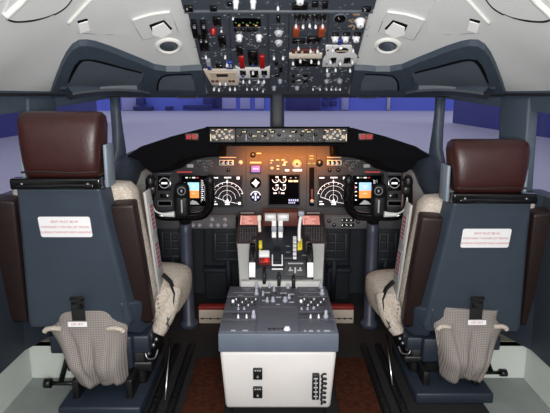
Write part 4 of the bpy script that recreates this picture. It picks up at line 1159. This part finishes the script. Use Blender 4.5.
# forward electronics stand with two control display units
FS = Pl((CX, 2.70, 0.66), (0, -0.36, 0.93), (0, 0.93, 0.36))
for u0, u1, v0, v1, s0, s1, sd in ((237, 258.5, 213.5, 243.5, 240.5, 258, 'left'), (303, 325.5, 213.5, 243.5, 302.5, 319.5, 'right')):
    P = Pl(at((u0 + u1) / 2, 243.5, 2.69), (0, -0.42, 0.9), (0, 0.9, 0.42))
    t = thing('control_display_unit', P.O, 'dark brown flight computer keypad with pink screen, %s of the thrust levers' % sd, 'control unit', 'flight computer units')
    mb = MB('panel_brown'); P.box(mb, u0, v0, u1, v1, -0.05, 0.0, 0.004); mb.build('body', t)
    mb = MB('black', 'scr_pink', 'scr_pinkpale'); P.box(mb, s0 - 0.6, 215.5, s1 + 0.6, 226.2, 0, 0.004, 0.001); mb.use('scr_pink'); P.box(mb, s0, 216.3, s1, 225.4, 0.004, 0.005)
    mb.use('scr_pinkpale')
    for k in range(4):
        w = rr.uniform(4, 9); a = s0 + 1 + rr.uniform(0, 5); P.box(mb, a, 217.4 + k * 2, a + w, 218.2 + k * 2, 0.005, 0.0055)
    P.box(mb, s0, 216.3, s0 + 1.0, 225.4, 0.005, 0.0056)
    tag(mb.build('screen', t), 'pink lit screen')
    KB = MB('mcp_face', 'mark_dim'); KB.rbox((0, 0, 0.003), (0.0085, 0.013, 0.006), 0.0015); KB.use('mark_dim'); KB.rbox((0, 0, 0.0062), (0.003, 0.005, 0.0006)); KM = KB.mesh('key')
    for r_ in range(6):
        for c_ in range(7):
            place('key', KM, t, P.M(u0 + 3.2 + c_ * 2.6, 228.6 + r_ * 2.4, 0.0))

# ------------------------------------------------------------------ centre pedestal
PT = Pl((CX, 2.41, 0.511), (0, 0, 1), (0, 1, 0))
t = thing('centre_pedestal', V((CX, 2.1, 0)), 'white fronted centre pedestal with grey radio panels on top', 'pedestal')
zt = 0.511
a = px(218, 334, zt); b = px(339, 334, zt); c = px(328.5, 287, zt); d_ = px(228, 287, zt)
yN = a.y; hw0 = (b.x - a.x) / 2; cxn = (a.x + b.x) / 2; hw1 = (c.x - d_.x) / 2; yF = 2.40
mb = MB('pedestal_white')
zlo = 0.511 - 0.075
fb = [V((cxn - hw0 + 0.004, yN + 0.004, zlo)), V((cxn + hw0 - 0.006, yN + 0.004, zlo)), V((cxn + hw0 - 0.004, yF, zlo)), V((cxn - hw0 + 0.004, yF, zlo))]
ff = [V((cxn - hw0 + 0.020, yN + 0.03, 0.178)), V((cxn + hw0 - 0.022, yN + 0.03, 0.178)), V((cxn + hw0 - 0.022, yF, 0.178)), V((cxn - hw0 + 0.022, yF, 0.178))]
mb.prism(ff, fb, 0.014); mb.build('front_box', t)
mb = MB('black'); mb.rbox((cxn, (yN + yF) / 2 + 0.06, 0.095), (hw0 * 1.7, yF - yN - 0.1, 0.19), 0.01); mb.build('plinth', t)
mb = MB('pedestal_lip')
mb.prism([V((cxn - hw0, yN, zlo)), V((cxn + hw0, yN, zlo)), V((cxn + hw0, yF, zlo)), V((cxn - hw0, yF, zlo))],
         [V((cxn - hw0, yN, zt)), V((cxn + hw0, yN, zt)), V((cxn + hw0, yF, zt)), V((cxn - hw0, yF, zt))], 0.004)
mb.build('top_rim', t)
PT2 = Pl((CX, 2.2, zt), (0, 0, 1), (0, 1, 0))
def radio(pts, m='radio_face'):
    mb = MB(m); PT2.polyp(mb, pts, 0.0, 0.006, 0.001); return mb.build('radio_panel', t)
H6 = 0.006
# plates (left, middle, right columns)
TALL = lambda u, v, r, par, m='knob_grey', h=0.03: knob('knob', PT2, u, v, r, par, m, h, hh=H6, tall=True)
def dashes(par, lst, m='mark_dim'):
    mb = MB(m)
    for (u0, v0, u1, v1) in lst: PT2.box(mb, u0, v0, u1, v1, H6, H6 + 0.001)
    mb.build('legend_marks', par)
BT = MB('black'); BT.rbox((0, 0, 0.003), (0.008, 0.010, 0.006), 0.0015); BTM = BT.mesh('button')
BW = MB('knob_white'); BW.rbox((0, 0, 0.003), (0.005, 0.006, 0.008), 0.0015); BWM = BW.mesh('button')
BL = MB('scr_white'); BL.rbox((0, 0, 0.004), (0.010, 0.014, 0.008), 0.0015); BLM = BL.mesh('button')
for sd in (0, 1):
    o = 0 if not sd else 1
    if not sd:
        r1 = radio([(230, 287.5), (260, 287.5), (258.5, 297.5), (227, 297.5)])
        r2 = radio([(227, 298.3), (258.5, 298.3), (257.5, 313), (224, 313)])
        r3 = radio([(223.8, 313.8), (257.3, 313.8), (256.7, 321), (222.5, 321)])
        r4 = radio([(222.3, 321.6), (256.6, 321.6), (255, 333), (220.5, 333)], 'pedestal_top')
        k1 = ((256.5, 289.5, 2.0), (256.5, 296, 2.0)); bu, bv = 233, 301
        k2 = ((238.3, 311, 1.3), (244.2, 310.8, 1.3)); k3 = ((238.2, 319.5, 1.0), (246.6, 319.5, 1.0), (253.6, 319.5, 2.3))
        dashes(r1, [(244, 289.8, 250, 290.4), (238, 296, 243, 297), (233, 293.6, 256, 294.0), (246, 291.5, 249, 292.2)])
        dashes(r3, [(232, 315.3, 252, 315.8)], 'black')
        dashes(r4, [(231, 333 - 1.6, 235.5, 332.6), (242.5, 331.4, 248, 332.6)], 'mark')
    else:
        r1 = radio([(297, 287.5), (325.5, 287.5), (327.6, 297.5), (297.5, 297.5)])
        r2 = radio([(297.5, 298.3), (327.8, 298.3), (331, 313), (298.5, 313)])
        r3 = radio([(298.6, 313.8), (331.2, 313.8), (333, 321), (298.8, 321)])
        r4 = radio([(299, 321.6), (333, 321.6), (336, 333), (299.8, 333)], 'pedestal_top')
        k1 = ((321, 289.5, 2.0), (322, 296, 2.2)); bu, bv = 301, 301
        k2 = ((301.5, 311, 1.3), (307.5, 311, 1.3), (313.6, 310.2, 1.5)); k3 = ((310.5, 319.5, 1.0), (318.6, 319.5, 1.0), (325.8, 319.5, 2.3))
        dashes(r1, [(308, 290.2, 314, 290.8), (300, 293.6, 320, 294.0), (304, 296, 307, 296.7)])
        dashes(r3, [(300, 315.3, 324, 315.8)], 'black')
        dashes(r4, [(304, 331.6, 306, 333), (309, 331.6, 313, 333), (317, 331.6, 320, 333), (324, 331.6, 330, 333)], 'mark')
    for u, v, r in k1: TALL(u, v, r, r1)
    for row in range(3):
        for col in range(8):
            if row == 0 and col == 0: continue
            place('button', (BTM, BWM)[(row + col) % 3 == 1], r2, PT2.M(bu + col * 3.25 - row * (0.5 if not sd else -0.25), bv + row * 3.0, H6))
    place('button', BLM, r2, PT2.M(bu + 0.0, bv + 2.2, H6)).__setitem__('label', 'white lit button')
    for u, v, r in k2: TALL(u, v, r, r2, h=0.012)
    for u, v, r in k3: TALL(u, v, r, r3, h=0.016 if r < 2 else 0.035, m='knob_white' if r < 2 else 'knob_grey')
r1 = radio([(261, 287.4), (296, 287.4), (297, 308), (259.5, 308)])
for u, v, r in ((269.5, 289, 1.6), (278.8, 287.5, 1.9), (288, 289.5, 2.0), (274, 292.6, 1.2), (267.2, 303.5, 1.7), (273, 303, 2.0), (285, 303, 2.3), (289, 300, 1.6), (263, 297, 1.2)): TALL(u, v, r, r1, h=0.024)
dashes(r1, [(264, 293.5, 270, 294.2), (280, 294, 287, 294.8), (288.5, 295, 294, 296), (262, 301.5, 265.5, 302.3), (276, 298, 281, 299), (289, 303, 294, 304), (276, 305.4, 280, 306)], 'mark')
for u, v in ((266, 297), (270.5, 297.3), (276, 295), (283.5, 297), (292.5, 298.6)): place('button', BTM, r1, PT2.M(u, v, H6))
r2 = radio([(259.4, 308.8), (297.1, 308.8), (298.8, 333), (256.4, 333)], 'pedestal_top')
knob('knob', PT2, 287, 331, 3.0, r2, 'knob_white', 0.012, hh=H6)
dashes(r2, [(268, 329.6, 271, 331), (272.5, 329.6, 276, 331), (277.5, 329.6, 279.5, 331), (281, 329.6, 283, 331)], 'black')
# white front: switches, black socket and coiled cord
FP = Pl((cxn, yN + 0.012, 0.30), (0, -1, -0.08), (0, 0, 1))
for v0, v1 in ((367.5, 378.2), (386, 396.6)):
    mb = MB('black', 'mark', 'steel'); FP.box(mb, 253.2, v0, 262.4, v1, 0.0, 0.012, 0.002)
    mb.use('mark')
    for k in range(3): FP.box(mb, 254.6 + k * 2.4, v0 + 1, 256.2 + k * 2.4, v0 + 2, 0.012, 0.0125)
    mb.use('steel'); mb.ball(FP.at(257.8, v0 + 7.4, 0.014), (0.006, 0.008, 0.006)); mb.build('jack_plate', t)
mb = MB('black', 'mark'); FP.box(mb, 312, 372.5, 319, 397, 0.0, 0.02, 0.003); mb.use('mark')
for k in range(5): FP.box(mb, 313.4, 375 + k * 4.4, 317.4, 376.4 + k * 4.4, 0.02, 0.0205); FP.box(mb, 315, 377 + k * 4.4, 316, 378.6 + k * 4.4, 0.02, 0.0205)
mb.build('handset_cradle', t)
mb = MB('black'); pts = []
for k in range(90):
    s = k / 89; v = 371 + 30 * s; q_ = s * 2 * PI * 6.5
    pts.append(FP.at(323.2 + 0.5 * math.sin(s * 6), v, 0.022) + V((math.cos(q_) * 0.008, math.sin(q_) * 0.010, 0)))
mb.tube(pts, 0.0042, seg=6, sub=1); mb.build('coiled_cord', t)

# ------------------------------------------------------------------ seats
def seat_map(right):
    def f(p):
        p = V(p)
        if not right: return V((p.x - 0.025, p.y, p.z))
        dz = 0.085 * min(1.0, p.z / 0.36)
        if p.z > 1.1: dz += (p.z - 1.1) / 0.245 * 0.035
        return V((-p.x + 0.06, p.y + 0.14, p.z - dz))
    return f
def seat(right):
    f = seat_map(right); sd = 'right' if right else 'left'
    B = lambda *m: MB(*m, f=f)
    t = thing('pilot_seat', f(V((-0.84, 2.45, 0.0))), ('right pilot seat seen from behind, set lower, blue shell and brown headrest' if right else 'left pilot seat seen from behind, set higher, blue shell and brown headrest'), 'seat', 'pilot seats')
    # headrest
    mb = B('leather')
    zs = [(1.085, 0.140, 0.055), (1.10, 0.145, 0.068), (1.15, 0.150, 0.078), (1.22, 0.156, 0.082), (1.285, 0.161, 0.078), (1.318, 0.159, 0.062), (1.333, 0.148, 0.040), (1.337, 0.135, 0.02)]
    rings = []
    xc = -0.822
    for z, hwid, hd in zs:
        ring = []
        for k in range(32):
            a = 2 * PI * k / 32; ca, sa = math.cos(a), math.sin(a)
            e = 0.32
            ring.append(V((xc + hwid * math.copysign(abs(ca) ** e, ca), 2.135 + (1.085 - z) * -0.05 + hd * math.copysign(abs(sa) ** e, sa), z)))
        rings.append(ring)
    mb.loft(rings)
    hr = mb.build('headrest', t)
    mb = B('leather_dark')
    zl = 1.108
    mb.tube([V((xc - 0.145, 2.062, zl)), V((xc - 0.06, 2.058, zl + 0.004)), V((xc + 0.06, 2.058, zl - 0.001)), V((xc + 0.145, 2.062, zl + 0.003))], 0.004, seg=6); mb.build('seam_piping', hr)
    mb = B('bracket_grey'); mb.rbox((-0.656, 2.16, 1.125), (0.014, 0.10, 0.17), 0.004); mb.build('headrest_bracket', t)
    mb = B('bracket_grey'); mb.rbox((-0.988, 2.16, 1.115), (0.014, 0.08, 0.15), 0.004); mb.build('headrest_bracket', t)
    # black bar
    mb = B('black_gloss'); mb.rbox((-0.842, 2.09, 1.062), (0.352, 0.055, 0.044), 0.008, 3); mb.rbox((-0.842, 2.065, 1.052), (0.30, 0.02, 0.02), 0.003)
    br = mb.build('top_rail', t)
    mb = B('steel')
    for x in (-0.97, -0.715): mb.lathe((x, 2.062, 1.062), (0, -1, 0), [(0, 0.006), (0.003, 0.006), (0.004, 0)], 10)
    mb.build('screw', br)
    # shell
    mb = B('shell_blue', 'shell_side')
    def srow(y, z, x0, x1, side_x):
        return [V((x0, y, z)), V((x1, y, z)), V((x1 + side_x, y + 0.10, z)), V((x0 - 0.01, y + 0.10, z))]
    R = [srow(2.095, 1.042, -1.010, -0.680, 0.018), srow(2.14, 0.85, -1.030, -0.668, 0.024), srow(2.19, 0.62, -1.058, -0.645, 0.030), srow(2.235, 0.42, -1.082, -0.628, 0.036), srow(2.245, 0.385, -1.08, -0.64, 0.03)]
    mb.loft(R, smooth=False)
    mb.build('backrest_shell', t, bevel=0.012)
    mb = B('shell_side')
    mb.prism([V((-0.665, 2.20, 0.52)), V((-0.585, 2.26, 0.50)), V((-0.56, 2.36, 0.36)), V((-0.60, 2.30, 0.33)), V((-0.66, 2.25, 0.36))],
             [V((-0.665, 2.28, 0.52)), V((-0.585, 2.38, 0.50)), V((-0.56, 2.48, 0.36)), V((-0.60, 2.40, 0.33)), V((-0.66, 2.35, 0.36))], 0.01)
    mb.build('recline_housing', t)
    # placard
    nrm = V((0, -1, -0.23)).normalized(); yz = lambda z: 2.14 + (0.85 - z) * 0.2174
    z0 = 0.875; c = V((-0.842, yz(z0) - 0.0015, z0))
    P = Pl(c, nrm, (0, 0, 1))
    mb = B('label_white'); Rm = Mx.Translation(P.O) @ P.R
    W_, H_, r_ = 0.105, 0.046, 0.009
    oc = [(sx_ * (W_ - r_) + r_ * math.cos(a_), sy_ * (H_ - r_) + r_ * math.sin(a_)) for sx_, sy_, b_ in ((1, 1, 0), (-1, 1, 1), (-1, -1, 2), (1, -1, 3)) for a_ in [b_ * PI / 2 + k_ * PI / 8 for k_ in range(5)]]
    mb.prism([P.w(a_, b_, 0) for a_, b_ in oc], [P.w(a_, b_, 0.002) for a_, b_ in oc])
    pl = mb.build('placard', t); tag(pl, 'white placard with red lettering')
    # lettering must not be mirrored on the right seat: build it in place
    fc = f(c)
    P2 = Pl(fc, nrm, (0, 0, 1)); Rm2 = Mx.Translation(P2.O) @ P2.R
    mb = MB('red_ink')
    mb.text('SEAT MUST BE IN', 0.0145, Rm2 @ Mx.Translation((0, 0.024, 0.0026)))
    mb.text('FORWARD 7 INCHES OF TRAVEL', 0.0135, Rm2 @ Mx.Translation((0, 0, 0.0026)))
    mb.text('DURING TAKEOFF AND LANDING', 0.0135, Rm2 @ Mx.Translation((0, -0.024, 0.0026)))
    tag(mb.build('lettering', pl), 'three lines of red capitals')
    # cushions
    mb = B('sheepskin')
    def crow(y, z, x0, x1, th):
        n_ = 10; ring = []
        for k in range(28):
            a = 2 * PI * k / 28; ca, sa = math.cos(a), math.sin(a); e = 0.45
            ring.append(V(((x0 + x1) / 2 + (x1 - x0) / 2 * math.copysign(abs(ca) ** e, ca), y + th / 2 + th / 2 * math.copysign(abs(sa) ** e, sa), z)))
        return ring
    rs = random.Random(5)
    rows = [crow(2.26, 1.035, -1.02, -0.67, 0.08), crow(2.23, 1.03, -1.08, -0.615, 0.14), crow(2.21, 1.0, -1.105, -0.59, 0.18), crow(2.24, 0.9, -1.115, -0.58, 0.18), crow(2.28, 0.7, -1.12, -0.56, 0.18), crow(2.33, 0.5, -1.12, -0.545, 0.16), crow(2.35, 0.42, -1.1, -0.56, 0.14)]
    mb.loft(rows); bc = mb.build('back_cushion', t)
    # printed side flap of the back cushion
    mb = B('light_grey', 'label_white', 'scr_red')
    def edge(z): return V((-0.556 + (0.7 - z) * 0.03, 2.33 + (0.9 - z) * 0.24, z))
    q = [edge(0.985), edge(0.47)]
    mb.prism([q[0], q[1], q[1] + V((0, 0.12, 0)), q[0] + V((0, 0.10, 0))], [p_ + V((0.012, 0, 0)) for p_ in (q[0], q[1], q[1] + V((0, 0.12, 0)), q[0] + V((0, 0.10, 0)))], 0.003)
    fl = mb.build('side_flap', t)
    for zt_, zb_ in ((0.93, 0.78), (0.74, 0.58)):
        mb = B('mark'); a, b = edge(zt_) + V((0.013, 0.02, 0)), edge(zb_) + V((0.013, 0.02, 0))
        mb.prism([a, b, b + V((0, 0.075, 0)), a + V((0, 0.075, 0))], [p_ + V((0.002, 0, 0)) for p_ in (a, b, b + V((0, 0.075, 0)), a + V((0, 0.075, 0)))])
        mb.use('red_ink')
        for k in range(6):
            s0 = 0.1 + k * 0.14; p0 = a.lerp(b, s0); p1 = a.lerp(b, s0 + 0.07)
            mb.poly([p0 + V((0.0024, 0.008, 0)), p1 + V((0.0024, 0.008, 0)), p1 + V((0.0024, 0.066, 0)), p0 + V((0.0024, 0.066, 0))])
        tag(mb.build('warning_label', fl), 'white label with red print')
    mb = B('steel')
    for k in range(9):
        p_ = edge(0.55 - k * 0.025) + V((0.005, -0.02, -0.02)); mb.ball(p_, (0.005, 0.005, 0.005), seg=8)
    mb.build('rivets', fl)
    mb = B('sheepskin')
    ring_rows = []
    for k, (y, zt_, zb_, x0, x1) in enumerate(((2.42, 0.44, 0.36, -1.08, -0.56), (2.45, 0.50, 0.32, -1.11, -0.49), (2.55, 0.525, 0.30, -1.12, -0.46), (2.68, 0.535, 0.31, -1.12, -0.44), (2.76, 0.53, 0.33, -1.115, -0.435), (2.81, 0.50, 0.35, -1.10, -0.445), (2.83, 0.45, 0.38, -1.05, -0.49))):
        ring = []
        for j in range(32):
            a = 2 * PI * j / 32; ca, sa = math.cos(a), math.sin(a); e = 0.42
            ring.append(V(((x0 + x1) / 2 + (x1 - x0) / 2 * math.copysign(abs(ca) ** e, ca), y, (zt_ + zb_) / 2 + (zt_ - zb_) / 2 * math.copysign(abs(sa) ** e, sa))))
        ring_rows.append(ring)
    mb.loft(ring_rows); sc = mb.build('seat_cushion', t)
    mb = B('sheepskin')
    mb.tube([(-0.50, 2.52, 0.47), (-0.505, 2.48, 0.40), (-0.53, 2.44, 0.33), (-0.555, 2.42, 0.28)], lambda s: 0.055 - 0.02 * s, seg=12); mb.build('cover_skirt', sc)
    mb = B('webbing')
    pts = [(-0.528, 2.46, 0.56), (-0.495, 2.47, 0.52), (-0.478, 2.48, 0.46), (-0.485, 2.46, 0.38), (-0.51, 2.42, 0.33)]
    rings = []
    for p_ in pts: p_ = V(p_); rings.append([p_ + V((0, -0.024, 0)), p_ + V((0, 0.024, 0)), p_ + V((0.006, 0.024, 0)), p_ + V((0.006, -0.024, 0))])
    mb.loft(rings); bl = mb.build('lap_belt', t)
    mb = B('chrome'); mb.rbox((-0.497, 2.41, 0.315), (0.008, 0.05, 0.016), 0.003); mb.rbox((-0.497, 2.39, 0.345), (0.006, 0.008, 0.06), 0.002); tag(mb.build('buckle', bl), 'chrome buckle')
    # armrests folded up
    for inb in (1, 0):
        mb = B('leather_dark')
        if inb: top, bot, wd = V((-0.618, 2.20, 0.965)), V((-0.592, 2.335, 0.395)), 0.098
        else: top, bot, wd = V((-1.108, 2.20, 0.985)), V((-1.168, 2.335, 0.40)), 0.104
        d = (bot - top); L = d.length; d.normalize(); ex = V((1, 0, 0)); ex = (ex - d * ex.dot(d)).normalized(); nn = ex.cross(-d)
        Rm = Mx((ex, -d, nn)).transposed().to_4x4()
        mb.rbox((0, 0, 0), (wd, L, 0.075), 0.012, 3, M=Mx.Translation((top + bot) / 2) @ Rm)
        ar = mb.build('armrest', t)
        mb = B('black'); mb.rbox((0, -L / 2 + 0.01, 0.0), (wd * 0.8, 0.05, 0.05), 0.006, M=Mx.Translation((top + bot) / 2) @ Rm); mb.build('armrest_hinge', ar)
    # base
    mb = B('base_blue')
    mb.rbox((-0.80, 2.56, 0.27), (0.46, 0.50, 0.09), 0.01); mb.rbox((-0.79, 2.32, 0.25), (0.30, 0.10, 0.16), 0.01); mb.build('seat_pan', t)
    mb = B('black')
    mb.rbox((-0.76, 2.52, 0.15), (0.34, 0.40, 0.18), 0.02); mb.rbox((-0.76, 2.34, 0.16), (0.40, 0.06, 0.05), 0.01); mb.rbox((-0.64, 2.34, 0.11), (0.03, 0.30, 0.10), 0.006); mb.rbox((-0.88, 2.34, 0.11), (0.03, 0.30, 0.10), 0.006)
    mb.build('seat_post', t)
    mb = B('base_blue'); mb.rbox((-0.755, 2.38, 0.035), (0.36, 0.52, 0.07), 0.01); mb.build('base_frame', t)
    mb = B('black'); mb.cyl((-1.04, 2.27, 0.10), (-0.86, 2.27, 0.10), 0.010, 0.010, 12); mb.cyl((-1.05, 2.27, 0.10), (-1.02, 2.27, 0.10), 0.022, 0.022, 14)
    mb.cyl((-0.98, 2.28, 0.10), (-0.92, 2.30, 0.30), 0.012, 0.012, 10); mb.build('adjuster_handle', t)
    mb = B('steel')
    for x, y, z in ((-0.575, 2.36, 0.29), (-0.565, 2.37, 0.24), (-0.585, 2.35, 0.21), (-0.555, 2.39, 0.26)): mb.ball((x, y, z), (0.011, 0.011, 0.013), seg=10)
    mb.tube([(-0.60, 2.34, 0.24), (-0.585, 2.32, 0.20), (-0.555, 2.34, 0.19), (-0.545, 2.37, 0.22)], 0.005, seg=8); mb.build('cable_clamp', t)
    mb = B('chrome'); mb.cyl((-0.512, 2.50, 0.22), (-0.492, 2.24, 0.034), 0.005, 0.005, 10); tag(mb.build('support_rod', t), 'thin chrome rod')
    return t
seat(False); seat(True)

# life vest pouches hung on the seat backs
for right in (0, 1):
    f0 = seat_map(right)
    sd = 'right' if right else 'left'
    # the hanging bag is level with its own seat; folds differ
    xs = -0.862
    sg = -1 if right else 1
    def f(p, sg=sg, right=right):
        p = V(p); q = V((xs + (p.x) * 1.0, p.y, p.z))
        if right: q = V((-xs + 0.037 + p.x, p.y + 0.12, p.z - 0.045))
        return q
    t = thing('life_vest_pouch', f(V((0, 2.2, 0.5))), 'grey checked cloth life vest pouch hanging on the back of the %s pilot seat' % sd, 'pouch', 'life vest pouches')
    mb = MB('tweed', f=f)
    nx, nz = 30, 22
    z1, z0 = 0.475, 0.135
    skew = 1 if not right else -1
    def shp(i, j, back):
        a = i / nx * 2 - 1; b = j / nz               # b 0 top .. 1 bottom
        w = 0.124
        if b > 0.16: w += (0.052 if not right else 0.040) * min(1, (b - 0.16) / 0.07)
        if b > 0.26: w -= 0.064 * ((b - 0.26) / 0.74) ** 0.8
        x = a * w + (0.012 + 0.066 * max(0, b - 0.15) if not right else -0.004 - 0.022 * b)
        z = z1 + (z0 - z1) * b + 0.008 * a * skew * (1 - b)
        bul = (1 - abs(a) ** 5) * (0.012 + 0.095 * min(1, b * 1.5) ** 1.3 * (1 - 0.35 * max(0, b - 0.75) / 0.25))
        cr = lambda c, wd, dp: dp * math.exp(-((a - c) / wd) ** 2)
        fold = -cr(0.12 - 0.15 * b, 0.10, 0.030) * min(1, max(0, b - 0.25) * 3) - cr(-0.55 + 0.35 * b, 0.09, 0.020) * min(1, max(0, b - 0.15) * 4) + cr(0.55, 0.2, 0.012) * b - cr(0.75 - 0.2 * b, 0.08, 0.018) * min(1, max(0, b - 0.3) * 4)
        fold += 0.004 * math.sin(a * 11 + b * 5 + right * 2) * b
        z += 0.010 * math.sin(a * 4 + right) * (b > 0.9)
        y = 2.235 + (0.475 - z) * 0.05 - (bul + fold if not back else 0)
        return V((x, y, z))
    fr = [[shp(i, j, 0) for i in range(nx + 1)] for j in range(nz + 1)]
    rings = [row + [shp(i, j, 1) for i in range(nx, -1, -1)] for j, row in enumerate(fr)]
    mb.loft(rings); mb.build('bag', t)
    for s in (-1, 1):
        mb = MB('tweed', f=f)
        ox = 0.014 if not right else -0.008
        ex_ = 0.172 if not right else 0.160
        mb.use('sheepskin'); mb.tube([(s * 0.10 + ox, 2.20, 0.400), (s * 0.13 + ox, 2.195, 0.405), (s * (ex_ - 0.01) + ox, 2.195, 0.400), (s * ex_ + ox, 2.195, 0.388)], lambda q_: 0.011, seg=10)
        mb.build('pocket_roll', t)
    mb = MB('webbing', 'black_gloss', f=f); mb.rbox((-0.0, 2.185, 0.50), (0.058, 0.006, 0.11), 0.002); mb.use('black_gloss'); mb.rbox((0, 2.18, 0.545), (0.062, 0.012, 0.012), 0.002); mb.rbox((0, 2.18, 0.515), (0.05, 0.012, 0.03), 0.003); tag(mb.build('strap', t), 'black strap with a snap')
    c = V((0.0, 2.166, 0.437)) + V((0, 0, 0)); fc = f(c)
    Rm = Mx.Translation(fc) @ Pl((0, 0, 0), (0, -1, 0.12), (0, 0, 1)).R
    mb = MB('label_white'); mb.rbox((0, 0, 0), (0.082, 0.022, 0.002), 0.0, M=Rm); lb = mb.build('tag', t); tag(lb, 'white tag with red lettering')
    mb = MB('red_ink'); mb.text('LIFE VEST', 0.013, Rm @ Mx.Translation((0, 0, 0.0016))); mb.build('lettering', lb)

# ------------------------------------------------------------------ floor things
mb = MB('pedal_grey'); mb.lathe((0, 0, 0), (0, 0, 1), [(0, 0.005), (0.001, 0.005), (0.0012, 0)], 8); STUD = mb.mesh('stud')
for sx, sd in ((-1, 'left'), (1, 'right')):
    mb = MB('carpet_brown'); mb.rbox((CX + sx * 0.355, 2.05, 0.004), (0.19, 1.3, 0.008), 0.003); o = mb.build('floor_mat'); tag(o, 'red brown carpet strip on the floor %s of the pedestal' % sd, 'mat', 'carpet strips')
    for k, x in enumerate((0.485, 0.565)):
        t = thing('seat_rail', V((sx * x, 2.2, 0)), 'black perforated floor rail, %s one beside the %s seat base' % (('inner', 'outer')[k], sd), 'rail', 'seat floor rails')
        mb = MB('black', 'steel'); mb.rbox((sx * x, 2.12, 0.012), (0.035, 1.44, 0.024), 0.004); mb.build('rail_body', t)
        for q_ in range(30): place('stud', STUD, t, Mx.Translation((sx * x, 1.45 + q_ * 0.045, 0.024)))

# ------------------------------------------------------------------ lights
def area(name, loc, rot, sx, sy, power, col):
    l = bpy.data.lights.new(name, 'AREA'); l.shape = 'RECTANGLE'; l.size = sx; l.size_y = sy; l.energy = power; l.color = col
    o = bpy.data.objects.new(name, l); COL.objects.link(o); o.location = loc; o.rotation_euler = rot; return o
def aim(o, tgt): o.rotation_euler = (V(tgt) - o.location).to_track_quat('-Z', 'Y').to_euler()
o = area('camera_flash', (0.03, -0.15, 1.38), (0, 0, 0), 0.40, 0.26, 67, (1.0, 0.985, 0.97)); aim(o, (0, 2.6, 1.42))  # unseen area light added beside the camera, acting as its flash
p = at(283, 147.5, 3.13)
o = area('flood_lamp', (p.x + 0.02, 3.20, p.z - 0.014), (0, 0, 0), 0.54, 0.02, 3.3, (1.0, 0.28, 0.025)); aim(o, (p.x + 0.02, 3.33, p.z - 0.10))
w = bpy.data.worlds.new('hangar_air'); S.world = w; w.use_nodes = True
w.node_tree.nodes['Background'].inputs[0].default_value = (0.34, 0.345, 0.45, 1)
w.node_tree.nodes['Background'].inputs[1].default_value = 1.6
